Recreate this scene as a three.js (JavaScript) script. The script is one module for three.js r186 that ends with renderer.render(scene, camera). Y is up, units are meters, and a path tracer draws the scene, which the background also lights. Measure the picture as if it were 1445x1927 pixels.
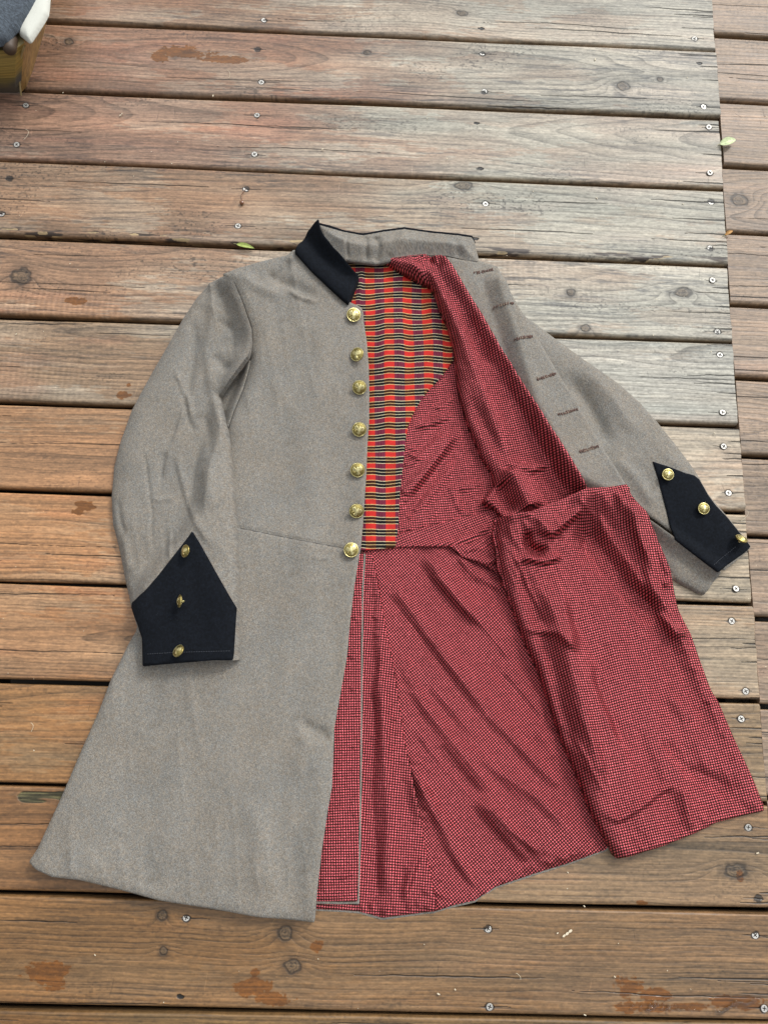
import * as THREE from 'three';
import { mergeGeometries } from 'three/addons/utils/BufferGeometryUtils.js';

// ------------------------------------------------------------------ camera, sky, sun, exposure
const scene = new THREE.Scene();
const PW = 1445, PH = 1927, F = 1392, CAM_H = 1.1005;
const camera = new THREE.PerspectiveCamera(2 * Math.atan(PH / 2 / F) * 180 / Math.PI, PW / PH, 0.02, 200);
camera.position.set(0, CAM_H, 0);
camera.rotation.set(-1.36305, -0.083362, 0.113774, 'YXZ');
camera.updateMatrixWorld(true);

const SUN = new THREE.Vector3(0.46, 0.66, -0.62).normalize();
function skyTexture() {
  const w = 256, h = 128, d = new Float32Array(w * h * 4);
  for (let j = 0; j < h; j++) for (let i = 0; i < w; i++) {
    const el = ((j + 0.5) / h - 0.5) * Math.PI, az = ((i + 0.5) / w - 0.5) * 2 * Math.PI;
    const x = Math.cos(el) * Math.cos(az), y = Math.sin(el), z = Math.cos(el) * Math.sin(az);
    let L;
    if (y < 0) L = 0.12;
    else {
      const c = x * SUN.x + y * SUN.y + z * SUN.z;
      L = 0.24 + 0.3 * y + 0.16 * c + 2.7 * Math.exp((c - 1) * 5);
    }
    const k = (j * w + i) * 4;
    d[k] = L * 0.97; d[k + 1] = L * 1.0; d[k + 2] = L * 1.04; d[k + 3] = 1;
  }
  const t = new THREE.DataTexture(d, w, h, THREE.RGBAFormat, THREE.FloatType);
  t.mapping = THREE.EquirectangularReflectionMapping; t.magFilter = THREE.LinearFilter; t.needsUpdate = true;
  return t;
}
const sky = skyTexture();
scene.background = sky; scene.environment = sky;
const sun = new THREE.DirectionalLight(new THREE.Color(1, 0.97, 0.93), 1.9);
sun.position.copy(SUN).multiplyScalar(6); sun.castShadow = true; sun.shadow.radius = 22;
sun.shadow.mapSize.set(2048, 2048);
Object.assign(sun.shadow.camera, { left: -1.6, right: 1.6, top: 1.6, bottom: -1.6, near: 0.5, far: 14 });
scene.add(sun); scene.add(sun.target);
const EXPOSURE = 1.08;

// ------------------------------------------------------------------ small tools
let seed = 1;
function rnd() { seed |= 0; seed = seed + 0x6D2B79F5 | 0; let t = Math.imul(seed ^ seed >>> 15, 1 | seed); t = t + Math.imul(t ^ t >>> 7, 61 | t) ^ t; return ((t ^ t >>> 14) >>> 0) / 4294967296; }
function hash(x, y) { let h = Math.imul(x, 374761393) + Math.imul(y, 668265263) | 0; h = Math.imul(h ^ h >>> 13, 1274126177); h ^= h >>> 16; return (h >>> 0) / 4294967296; }
function noise(x, y) {                                  // value noise, -1 .. 1
  const xi = Math.floor(x), yi = Math.floor(y); let fx = x - xi, fy = y - yi;
  fx = fx * fx * (3 - 2 * fx); fy = fy * fy * (3 - 2 * fy);
  const a = hash(xi, yi), b = hash(xi + 1, yi), c = hash(xi, yi + 1), e = hash(xi + 1, yi + 1);
  return 2 * (a + (b - a) * fx + (c - a) * fy + (a - b - c + e) * fx * fy) - 1;
}
const fbm = (x, y) => 0.57 * noise(x, y) + 0.28 * noise(x * 2.1 + 7, y * 2.1 + 3) + 0.15 * noise(x * 4.3 + 1, y * 4.3 + 9);
const sstep = (a, b, x) => { const t = Math.min(1, Math.max(0, (x - a) / (b - a))); return t * t * (3 - 2 * t); };
const clamp = (x, a, b) => Math.min(b, Math.max(a, x));
const mix = (a, b, t) => a + (b - a) * t;
const dirV = new THREE.Vector3();
function at(px, py, y = 0) {                            // the point at height y that stands at this place of the photograph
  dirV.set((px - PW / 2) / F, -(py - PH / 2) / F, -1).applyEuler(camera.rotation);
  const t = (CAM_H - y) / -dirV.y;
  return [dirV.x * t, dirV.z * t];
}
const used = {};
function numbered(n) { const k = used[n] = (used[n] ?? -1) + 1; return k ? `${n}_${String(k).padStart(3, '0')}` : n; }
function tag(o, label, category, group) { o.userData.label = label; if (category) o.userData.category = category; if (group) o.userData.group = group; return o; }
function thing(name, label, category, pos = [0, 0, 0], turn = 0, group) {
  const o = new THREE.Group(); o.name = numbered(name); o.position.set(...pos); o.rotation.y = turn; scene.add(o);
  return tag(o, label, category, group);
}
function part(name, geo, mat, parent) { const m = new THREE.Mesh(geo, mat); m.name = name; parent.add(m); return m; }
function dataTex(d, w, h, srgb) {
  const t = new THREE.DataTexture(d, w, h, THREE.RGBAFormat, THREE.UnsignedByteType);
  t.magFilter = THREE.LinearFilter; t.minFilter = THREE.LinearFilter; t.wrapS = t.wrapT = THREE.RepeatWrapping;
  if (srgb) t.colorSpace = THREE.SRGBColorSpace;
  t.needsUpdate = true; return t;
}

// ------------------------------------------------------------------ ground below the deck
const ground = new THREE.Mesh(new THREE.PlaneGeometry(120, 120).rotateX(-Math.PI / 2), new THREE.MeshStandardMaterial({ color: new THREE.Color(0.05, 0.042, 0.035), roughness: 1 }));
ground.name = 'ground'; ground.position.y = -0.35; ground.userData.kind = 'structure'; scene.add(ground);

// ------------------------------------------------------------------ deck
const deck = new THREE.Group(); deck.name = 'deck'; deck.userData.kind = 'structure'; deck.userData.label = 'weathered brown plank deck'; scene.add(deck);
const TH = 0.03;
// wet patches, knots and sunk screw holes, placed on the deck plane: [x, y, half length, half width] in pixels of the photograph
const toW = (px, py, a, b, k = 0.66) => { const [x, z] = at(px, py); return { x, z, a: a * k / 1000, b: b * k / 1000 }; };
const WET = [[345, 98, 62, 14], [300, 108, 20, 12], [430, 112, 60, 9], [143, 566, 18, 9], [232, 742, 16, 9], [242, 722, 5, 5], [160, 950, 18, 12], [146, 962, 12, 7], [90, 1830, 38, 18], [105, 1845, 20, 16], [470, 1858, 34, 14], [520, 1880, 34, 10], [480, 1830, 8, 6],
  [598, 1782, 12, 8], [1186, 1858, 30, 18], [1230, 1870, 36, 11], [1200, 1895, 50, 10], [1300, 1893, 32, 7], [1390, 1884, 46, 9], [1410, 1893, 30, 7], [1208, 1698, 10, 4], [1392, 1650, 6, 9]].map(a => toW(...a));
const KNOTS = [[130, 78, 11, 9], [690, 100, 9, 7], [1172, 162, 17, 12], [872, 350, 22, 11], [40, 520, 24, 19], [1073, 550, 11, 9], [1285, 550, 20, 12], [1100, 618, 11, 9], [536, 1755, 16, 13], [550, 1819, 15, 12], [306, 1722, 9, 10], [308, 1789, 8, 7], [1393, 372, 20, 16], [1240, 150, 8, 6], [1385, 1640, 22, 12], [870, 25, 14, 8]].map(a => toW(...a));
const HOLES = [[905, 54], [896, 231], [903, 317], [1315, 120], [340, 1876], [894, 449]].map(a => toW(...a, 9, 4));
const ROT = [toW(100, 1497, 75, 9), toW(60, 1500, 46, 13)];
const SCREWS = [[497, 38], [1306, 73], [485, 93], [907, 101], [492, 155], [911, 172], [1323, 201], [49, 198], [484, 217], [1333, 239], [32, 272], [479, 290], [1335, 325], [19, 336], [463, 356], [913, 384], [1337, 381], [4, 403], [448, 425], [1335, 467],
  [1340, 527], [1349, 625], [1354, 668], [1359, 776], [1361, 840], [1370, 928], [1384, 1108], [1376, 1169], [1402, 1301], [1394, 1353], [1407, 1557], [1425, 1692], [351, 1727], [918, 1748], [1420, 1760], [921, 1895], [1437, 1898]].map(([px, py]) => ({ px, py, w: at(px, py) }));

function woodTextures(b) {                               // colour, and relief + roughness, of one plank
  const { x0, L, w, W, H } = b, per = w + 2 * TH, col = new Uint8Array(W * H * 4), rel = new Uint8Array(W * H * 4);
  seed = 1000 + b.id * 77;
  const S = b.id * 37.7, v0 = mix(-0.6, 1.6, rnd()) * w, d0 = mix(0.02, 0.06, rnd()), sp = mix(0.0045, 0.008, rnd());
  const near = (q, m) => q.x > x0 - m && q.x < x0 + L + m && q.z > b.zf(q.x) - m && q.z < b.zf(q.x) + w + m;
  const knots = KNOTS.filter(k => near(k, 0.02)), wets = WET.filter(k => near(k, 0.03)), holes = HOLES.filter(k => near(k, 0)), rots = ROT.filter(k => near(k, 0.01));
  const screws = SCREWS.filter(s => near({ x: s.w[0], z: s.w[1] }, -0.001)).map(s => ({ x: s.w[0], z: s.w[1], l: 0.006 + 0.02 * rnd(), r: 0.006 + 0.03 * rnd() }));
  const cracks = [];
  for (let k = 0; k < 5; k++) cracks.push({ x: x0 + rnd() * L, z: rnd() * w, l: mix(0.06, 0.34, rnd() * rnd()), wd: mix(0.0004, 0.0009, rnd()), s: rnd() * 90 });
  if (b.main) for (let k = 0; k < 5; k++) cracks.push({ x: x0 + L, z: rnd() * w, l: mix(0.02, 0.16, rnd() * rnd()), wd: mix(0.0006, 0.0012, rnd()), s: rnd() * 90 });
  const scr = [];
  for (let k = 0; k < 12; k++) { const up = rnd() < 0.6; scr.push({ x: x0 + rnd() * L, z: rnd() * w, a: up ? 1.4 + 0.5 * rnd() : rnd() * 3, l: mix(0.003, 0.014, rnd()), d: rnd() < 0.7 ? -1 : 1 }); }
  const grid = new Map(); const GC = 0.02;
  for (const s of scr) for (let a = -1; a <= 1; a++) for (let c = -1; c <= 1; c++) { const key = (Math.floor(s.x / GC) + a) + ',' + (Math.floor(s.z / GC) + c); if (!grid.has(key)) grid.set(key, []); grid.get(key).push(s); }
  const mil = b.mildew ?? 0.5, saw = b.saw ?? 0.5;
  for (let j = 0; j < H; j++) for (let i = 0; i < W; i++) {
    const x = x0 + (i + 0.5) / W * L, s = (j + 0.5) / H * per, vz = s - TH, z = b.zf(x) + clamp(vz, 0, w);
    const topness = sstep(-0.004, 0.005, vz) * sstep(w + 0.004, w - 0.005, vz);
    let y = vz + 0.004 * noise(x * 3 + S, 2.3) + 0.0015 * noise(x * 14 + S, vz * 30);
    let r = Math.hypot(y - v0, d0 + 0.03 * noise(x * 1.1 + S, 5.1) + 0.008 * noise(x * 5 + S, 9.1)), kd = 9, kk = null;
    for (const k of knots) {
      const dx = (x - k.x) / k.a, dz = (z - k.z) / k.b, q = dx * dx / 9 + dz * dz / 4;
      if (q < 6) r += k.a * 1.6 * Math.exp(-q) * (dz > 0 ? 1 : 0.7);
      const e = Math.sqrt(dx * dx + dz * dz); if (e < kd) { kd = e; kk = k; }
    }
    const ph0 = r / sp + 0.4 * noise(x * 6 + S, vz * 60); let ph = ph0 - Math.floor(ph0);
    const band = hash(Math.floor(ph0) + b.id * 31, 5);
    const ring = Math.pow(ph, 3) * sstep(1, 0.93, ph) * (0.4 + 0.9 * band);
    const fib = 0.5 * noise(x * 18 + S, y * 620) + 0.3 * noise(x * 45, y * 1300 + S) + 0.25 * noise(x * 9 + S, y * 240);
    const broad = fbm(x * 4 + S, y * 26 + S), blot = fbm(x * 9 + S, vz * 22 - S);
    let g = clamp(sstep(-0.55, 0.42, x + 0.1 * broad + 0.05 * blot) + 0.3 * broad + 0.1 * blot + 0.34 * (sstep(-0.06, 0.08, fbm(x * 5 - S, y * 22 + 7) + 0.22 * noise(x * 60, y * 420)) - 0.5), 0, 1);
    const cl = b.cl, cr = b.cr; g = g * 0.92;
    let R = mix(cl[0], cr[0], g), G = mix(cl[1], cr[1], g), B = mix(cl[2], cr[2], g);
    const ton = fbm(x * 3 - S, y * 34 + 9); R += 12 * ton; G += 7 * ton; B += 4 * ton;
    // reddish stain left in patches
    const red = sstep(0.12, 0.6, fbm(x * 5.5 + 40 + S, y * 30)) * (1 - 0.55 * g); R += 5 * red; G -= 1 * red; B -= 1 * red;
    let m = 0.97 - 0.26 * ring + 0.19 * fib + 0.07 * blot + 0.07 * ton + 0.09 * noise(x * 170, y * 520 + S) + 0.06 * noise(x * 420, z * 700);
    // grey-black weather streaks
    const st = sstep(0.12, 0.6, noise(x * 12 + S, y * 260) * 0.55 + 0.55 * noise(x * 44, y * 560 + S) + 0.2 * noise(x * 200, y * 900)) * sstep(-0.15, 0.5, fbm(x * 3.2 + S, y * 17 + 4)) * mil;
    m *= 1 - 0.34 * st; B += 8 * st; G += 3 * st;
    const spk = sstep(0.35, 0.75, noise(x * 300, z * 420)) * sstep(0.1, 0.5, fbm(x * 7 - S, y * 25)) * mil; m *= 1 - 0.32 * spk;
    let hgt = 0.6 - 0.12 * ring + 0.1 * fib, rough = 0.47 + 0.08 * fib + 0.1 * g - 0.06 * ton;
    // saw ribs left across the plank
    const rib = Math.sin(6.283 * (x / 0.0085 + 0.25 * noise(x * 9, vz * 30 + S))) * sstep(0, 0.5, fbm(x * 2.4 + S * 2, vz * 9)) * saw; hgt += 0.05 * rib; m *= 1 + 0.03 * rib;
    if (kk && kd < 2.2) {
      const wob = kd + 0.22 * noise(x * 160, z * 160), inK = sstep(1.1, 0.75, wob), rim = sstep(0.3, 0, Math.abs(wob - 1));
      const kr = 0.5 + 0.5 * Math.sin(wob * 17);
      R = mix(R, 108, 0.62 * inK); G = mix(G, 90, 0.62 * inK); B = mix(B, 68, 0.62 * inK);
      m *= 1 - 0.2 * inK * kr - 0.32 * rim - 0.2 * sstep(2.2, 1, wob) * (1 - inK); hgt -= 0.15 * rim;
      if (inK > 0.5) m *= 1 - 0.3 * sstep(0.2, 0.6, noise(x * 500, z * 600));
    }
    for (const k of rots) {
      const e = Math.hypot((x - k.x) / k.a, (z - k.z) / k.b) + 0.5 * noise(x * 60, z * 260), q = sstep(1, 0.7, e);
      if (q > 0) { const sh = 0.5 + 0.5 * noise(x * 40, z * 900); R = mix(R, 92 * (0.45 + sh * 0.8), q); G = mix(G, 86 * (0.45 + sh * 0.8), q); B = mix(B, 58 * (0.45 + sh * 0.8), q); hgt -= q * (0.3 + 0.3 * sh); rough = mix(rough, 0.9, q); }
    }
    for (const c of cracks) {
      const t = (x - c.x) / c.l; if (t < -1 || t > 1) continue;
      const e = Math.abs(vz - c.z - 0.003 * noise(x * 7, c.s) - 0.0008 * noise(x * 60, c.s)), q = sstep(c.wd * 1.7, c.wd * 0.4, e / Math.sqrt(1 - Math.abs(t)) );
      m *= 1 - 0.62 * q; hgt -= 0.5 * q;
    }
    for (const c of screws) {
      const dx = x - c.x, dz = z - c.z, rr = Math.hypot(dx, dz * 1.2);
      const q = sstep(0.0075, 0.0048, rr + 0.0012 * noise(x * 400, z * 500)); m *= 1 - 0.6 * q; hgt -= 0.25 * q;
      const le = dx < 0 ? -dx / c.l : dx / c.r; if (le < 1) { const e = sstep(0.0011 * (1 - le) + 0.0003, 0.0002, Math.abs(dz - 0.0008 * noise(x * 90, c.l * 999))); m *= 1 - 0.6 * e; hgt -= 0.3 * e; }
    }
    for (const c of holes) {
      const e = Math.hypot((x - c.x) / c.a, (z - c.z) / c.b) + 0.35 * noise(x * 300, z * 500), q = sstep(1.1, 0.7, e);
      m *= 1 - 0.82 * q; hgt -= 0.6 * q;
    }
    const near2 = grid.get(Math.floor(x / GC) + ',' + Math.floor(vz / GC));
    if (near2) for (const c of near2) {
      const ca = Math.cos(c.a), sa = Math.sin(c.a), dx = x - c.x, dz = vz - c.z, al = dx * ca + dz * sa, ac = Math.abs(dz * ca - dx * sa);
      if (Math.abs(al) < c.l && ac < 0.0006 * (1 - Math.abs(al) / c.l) + 0.0001) { m *= 1 + 0.14 * c.d; hgt -= 0.08; }
    }
    let wet = 0;
    for (const k of wets) { const e = Math.hypot((x - k.x) / k.a, (z - k.z) / k.b) * 0.85 + 0.3 * noise(x * 45 + 3, z * 80) + 0.28 * noise(x * 130, z * 200) + 0.22 * noise(x * 320, z * 480); wet = Math.max(wet, sstep(1.08, 0.84, e)); }
    if (wet > 0) { R = mix(R, 140, 0.92 * wet); G = mix(G, 86, 0.92 * wet); B = mix(B, 34, 0.92 * wet); m *= 1 - 0.14 * wet; rough = mix(rough, 0.2, wet); hgt = mix(hgt, 0.62, 0.5 * wet); }
    // the rounded long edges keep their dark stain; the sides are dirty
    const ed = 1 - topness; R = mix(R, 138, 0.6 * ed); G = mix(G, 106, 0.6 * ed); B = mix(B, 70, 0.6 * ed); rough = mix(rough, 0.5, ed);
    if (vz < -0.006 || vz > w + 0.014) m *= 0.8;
    if (b.flake && vz > w - 0.012) { const q = sstep(0.05, 0.35, fbm(x * 30, vz * 160)); const pale = sstep(0.3, 0.5, noise(x * 40, vz * 200 + 5)); R = mix(R, pale ? 190 : 48, q * 0.8); G = mix(G, pale ? 165 : 36, q * 0.8); B = mix(B, pale ? 120 : 28, q * 0.8); }
    if (hash(i * 3 + b.id, j * 7) > 0.9993) m *= 1.35;
    const k4 = (j * W + i) * 4;
    col[k4] = clamp(R * m, 0, 255); col[k4 + 1] = clamp(G * m, 0, 255); col[k4 + 2] = clamp(B * m, 0, 255); col[k4 + 3] = 255;
    rel[k4] = clamp(hgt, 0, 1) * 255; rel[k4 + 1] = clamp(rough, 0.08, 1) * 255; rel[k4 + 2] = 0; rel[k4 + 3] = 255;
  }
  return [dataTex(col, W, H, true), dataTex(rel, W, H, false)];
}
function plankGeometry(b) {                              // rounded section swept along x, slightly uneven, sawn ends
  const { x0, L, w } = b, sec = [], rf = 0.0035, rn = 0.0065, n = 64;
  seed = 400 + b.id;
  sec.push([0, -TH], [0, -TH * 0.5]);
  for (let k = 0; k <= 4; k++) { const a = Math.PI / 2 * k / 4; sec.push([rf - rf * Math.cos(a), -rf + rf * Math.sin(a)]); }
  for (let k = 1; k < 8; k++) sec.push([mix(rf, w - rn, k / 8), 0]);
  for (let k = 0; k <= 5; k++) { const a = Math.PI / 2 * k / 5; sec.push([w - rn + rn * Math.sin(a), -rn + rn * Math.cos(a)]); }
  sec.push([w, -TH * 0.5], [w, -TH]);
  const len = [0]; for (let k = 1; k < sec.length; k++) len.push(len[k - 1] + Math.hypot(sec[k][0] - sec[k - 1][0], sec[k][1] - sec[k - 1][1]));
  const P = [], U = [], I = [], M = sec.length, tilt = (rnd() - 0.5) * 0.0022, lift = (rnd() - 0.5) * 0.0018;
  for (let i = 0; i <= n; i++) for (let k = 0; k < M; k++) {
    const t = i / n, x = x0 + t * L; let [dz, y] = sec[k];
    let xx = x; if (i === n) xx += (hash(b.id, k) - 0.5) * 0.0016; 
    const wave = 0.0009 * noise(x * 5 + b.id * 9, dz > w / 2 ? 4 : 8), yo = lift + tilt * (dz / w - 0.5) * 2 + 0.0006 * noise(x * 3 + b.id, dz * 20) - 0.0007 * Math.sin(Math.PI * dz / w);
    P.push(xx, Math.min(y + (y > -TH * 0.6 ? yo : 0), 0.0016) - (b.drop ?? 0), b.zf(x) + dz + wave); U.push(t, clamp(dz + TH + (k < 2 ? y : k > M - 3 ? -y : 0), 0.001, w + 2 * TH - 0.001) / (w + 2 * TH));
  }
  for (let i = 0; i < n; i++) for (let k = 0; k < M; k++) {
    const k2 = (k + 1) % M, a = i * M + k, c = a + M, d = (i + 1) * M + k2, e = i * M + k2; I.push(a, e, c, c, e, d);
  }
  for (const [i, f] of [[0, 0], [n, 1]]) {
    const base = P.length / 3; let cy = 0, cz = 0;
    for (let k = 0; k < M; k++) { const q = (i * M + k) * 3; P.push(P[q], P[q + 1], P[q + 2]); U.push(U[(i * M + k) * 2], U[(i * M + k) * 2 + 1]); cy += P[q + 1] / M; cz += P[q + 2] / M; }
    P.push(P[i * M * 3], cy, cz); U.push(f ? 0.999 : 0.001, 0.5);
    for (let k = 0; k < M; k++) { const a = base + k, c = base + (k + 1) % M, o = base + M; f ? I.push(o, a, c) : I.push(o, c, a); }
  }
  const g = new THREE.BufferGeometry(); g.setAttribute('position', new THREE.Float32BufferAttribute(P, 3)); g.setAttribute('uv', new THREE.Float32BufferAttribute(U, 2)); g.setIndex(I); g.computeVertexNormals();
  return g;
}
// screw: countersunk head with a cross recess that really goes in
function screwGeometry() {
  const r = 0.0042, a = 0.0009, c = 0.0033, s = new THREE.Shape(); s.absarc(0, 0, r, 0, Math.PI * 2, false);
  const h = new THREE.Path([[a, a], [c, a], [c, -a], [a, -a], [a, -c], [-a, -c], [-a, -a], [-c, -a], [-c, a], [-a, a], [-a, c], [a, c]].map(p => new THREE.Vector2(...p))); s.holes.push(h);
  const top = new THREE.ExtrudeGeometry(s, { depth: 0.0012, bevelEnabled: true, bevelSize: 0.0003, bevelThickness: 0.0003, bevelSegments: 2, curveSegments: 20 }).rotateX(-Math.PI / 2);
  const cone = new THREE.CylinderGeometry(r * 0.95, 0.002, 0.004, 16, 1).translate(0, -0.0022, 0).toNonIndexed();
  const g = mergeGeometries([top, cone].map(q => { q.deleteAttribute('uv'); return q.index ? q.toNonIndexed() : q; }));
  const n = g.attributes.position, colr = new Float32Array(n.count * 3);
  for (let i = 0; i < n.count; i++) { const v = n.getY(i) < -0.0001 ? 0.08 : 1; colr.set([v, v, v], i * 3); }
  g.setAttribute('color', new THREE.BufferAttribute(colr, 3)); return g;
}
const screwGeo = screwGeometry(), screwMat = new THREE.MeshStandardMaterial({ color: new THREE.Color(0.5, 0.48, 0.44), metalness: 0.7, roughness: 0.5, vertexColors: true });

const ROWS = [ // left and right pixel of the far edge line of every row, gap in mm, colours left/right (sRGB)
  [[0, -95], [1338, -31], 8, [136, 104, 80], [169, 164, 149]],
  [[95, 45], [1344, 97], 9, [142, 108, 85], [165, 160, 145]], [[47, 172], [1350, 225], 9, [146, 113, 91], [173, 168, 152]], [[0, 303], [1358, 361], 9, [142, 112, 86], [169, 165, 150]],
  [[0, 448.4], [1366, 502.6], 9, [150, 117, 90], [178, 174, 159]], [[0, 600], [1379, 647], 9, [148, 121, 94], [174, 172, 160]], [[0, 761], [1390, 806], 8, [161, 120, 84], [180, 167, 146]],
  [[0, 926], [1402, 969], 7, [164, 121, 82], [174, 159, 135]], [[0, 1098], [1417, 1141], 8, [161, 116, 77], [165, 147, 122]], [[0, 1286], [1428, 1325], 6, [144, 105, 65], [142, 123, 96]],
  [[0, 1479], [1443, 1516], 8, [130, 93, 58], [135, 111, 83]], [[0, 1686], [1445, 1720], 7, [132, 96, 58], [129, 101, 71]], [[0, 1902], [1445, 1926], 8, [122, 90, 50], [117, 91, 58]], [[0, 2135], [1445, 2163], 8, [100, 76, 50], [110, 90, 66]]];
const ENDS = [[1336, -30], [1343, 50], [1347, 160], [1354, 290], [1362, 432], [1372, 574], [1385, 726], [1396, 886], [1410, 1054], [1422, 1232], [1436, 1420]];
const lineOf = (a, b) => { const [xa, za] = at(...a), [xb, zb] = at(...b), m = (zb - za) / (xb - xa); return x => za + m * (x - xa); };
const lines = ROWS.map(r => lineOf(r[0], r[1]));
const planks = []; let pid = 0;
lines.unshift(x => lines[1](x) - 0.14); ROWS.unshift([0, 0, 8, [128, 94, 72], [158, 146, 130]]);
for (let n = 0; n < ROWS.length; n++) {
  const zf = lines[n], next = lines[n + 1] ?? (x => zf(x) + 0.14), x0 = -0.86, mid = 0;
  const e = ENDS[Math.max(0, n - 1)] ?? null, x1 = e ? at(...e)[0] : 0.573 + 0.003 * Math.sin(n * 5), w = next(mid) - zf(mid) - (ROWS[n][2] - 1.8) / 1000;
  planks.push({ id: pid++, main: true, zf, x0, L: x1 - x0, w, W: 2048, H: 256, cl: ROWS[n][3], cr: ROWS[n][4], mildew: [0.4, 0.5, 0.9, 0.7, 1, 0.9, 0.6, 0.35, 0.3, 0.3, 0.35, 0.4, 0.5, 0.5, 0.5][n], saw: [0.2, 0.3, 0.3, 0.4, 1, 0.9, 0.8, 0.3, 0.2, 0.2, 0.2, 0.1, 0.1, 0.1, 0.1][n], flake: n === 4 });
}
const COL2 = [[1340, -60], [1345, 66], [1351, 189], [1358, 312], [1366, 438], [1376, 574], [1386, 713], [1396, 861], [1407, 1012], [1419, 1168], [1430, 1335], [1442, 1508], [1452, 1690], [1462, 1880]];
for (let n = 0; n < COL2.length; n++) {
  const [xa, za] = at(...COL2[n]), zn = COL2[n + 1] ? at(...COL2[n + 1])[1] : za + 0.13, z1 = za, z2 = zn, x0 = 0.0018 + Math.max(...planks.filter(p => p.main && p.zf(0.57) < z2 && p.zf(0.57) + p.w > z1).map(p => p.x0 + p.L));
  planks.push({ id: pid++, main: false, zf: x => za + 0.014 * (x - xa), x0, L: 0.55, w: zn - za - 0.007, W: 768, H: 256, drop: 0.004, cl: [134, 113, 94], cr: [150, 128, 106], mildew: 0.5, saw: 0.3 });
}
for (const b of planks) {
  const [map, rel] = woodTextures(b);
  const mat = new THREE.MeshPhysicalMaterial({ map, bumpMap: rel, roughnessMap: rel, roughness: 1, bumpScale: 0.0022, color: new THREE.Color(0.92, 0.92, 0.92) });
  b.mesh = part('plank', plankGeometry(b), mat, deck);
}
for (const s of SCREWS) {
  const b = planks.find(p => s.w[0] > p.x0 && s.w[0] < p.x0 + p.L && s.w[1] > p.zf(s.w[0]) && s.w[1] < p.zf(s.w[0]) + p.w); if (!b) continue;
  const m = part('screw', screwGeo, screwMat, b.mesh); m.position.set(s.w[0], -0.0014 + 0.0006 * rnd(), s.w[1]); m.rotation.set((rnd() - 0.5) * 0.3, rnd() * 3, (rnd() - 0.5) * 0.3);
}
{
  const jm = new THREE.MeshStandardMaterial({ color: new THREE.Color(0.045, 0.034, 0.024), roughness: 0.9 });
  for (const px of [30, 484, 905, 1350]) { const g = new THREE.BoxGeometry(0.06, 0.12, 1.96); part('joist', g, jm, deck).position.set(at(px, 300)[0], -TH - 0.0665, -0.38); }
  part('joist', new THREE.BoxGeometry(0.05, 0.12, 1.96), jm, deck).position.set(0.9, -TH - 0.07, -0.38);
}

// ------------------------------------------------------------------ cloth: textures
function tileTex(w, h, fn, srgb = true) { const d = new Uint8Array(w * h * 4); for (let j = 0; j < h; j++) for (let i = 0; i < w; i++) { const c = fn(i, j), k = (j * w + i) * 4; d[k] = clamp(c[0], 0, 255); d[k + 1] = clamp(c[1], 0, 255); d[k + 2] = clamp(c[2], 0, 255); d[k + 3] = 255; } return dataTex(d, w, h, srgb); }
const wrapN = (i, j, n, f, o = 0) => {                  // tiling value noise over n pixels with f cells
  const x = i / n * f, y = j / n * f, xi = Math.floor(x), yi = Math.floor(y); let fx = x - xi, fy = y - yi; fx = fx * fx * (3 - 2 * fx); fy = fy * fy * (3 - 2 * fy);
  const H = (a, b) => hash((a % f) + o * 131, (b % f) + o * 57);
  return 2 * mix(mix(H(xi, yi), H(xi + 1, yi), fx), mix(H(xi, yi + 1), H(xi + 1, yi + 1), fx), fy) - 1;
};
const N = 1024;
const woolN = new Float32Array(N * N);
for (let j = 0; j < N; j++) for (let i = 0; i < N; i++) {
  const tw = Math.sin((i + j) / N * 6.2832 * 128);                                       // twill line every 1.1 mm
  woolN[j * N + i] = 0.34 * tw + 0.6 * wrapN(i, j, N, 256, 1) + 0.3 * wrapN(i, j, N, 150, 2) + 0.5 * (hash(i, j) - 0.5) + 0.06 * wrapN(i, j, N, 40, 3) + 0.1 * wrapN(i, j, N, 7, 4);
}
const woolMap = tileTex(N, N, (i, j) => { const v = woolN[j * N + i], f = 1 + 0.25 * v + (hash(i >> 1, j + 500) > 0.9996 ? 0.35 : 0), h = 3 * wrapN(i, j, N, 90, 6) + 1.2 * wrapN(i, j, N, 6, 7); return [(123 + h) * f, 118 * f, (110 - h) * f]; });
const woolRel = tileTex(N, N, (i, j) => { const v = 128 + 70 * woolN[j * N + i]; return [v, 225, 0]; }, false);
const navyMap = tileTex(512, 512, (i, j) => { const v = 0.4 * wrapN(i, j, 512, 128, 8) + 0.4 * wrapN(i, j, 512, 50, 9) + 0.4 * (hash(i, j + 900) - 0.5); const f = 1 + 0.45 * v; const fz = hash((i >> 1) + 77, j >> 1) > 0.9985 ? 34 : 0; return [17 * f + fz, 20 * f + fz, 25 * f + fz]; });
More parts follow.
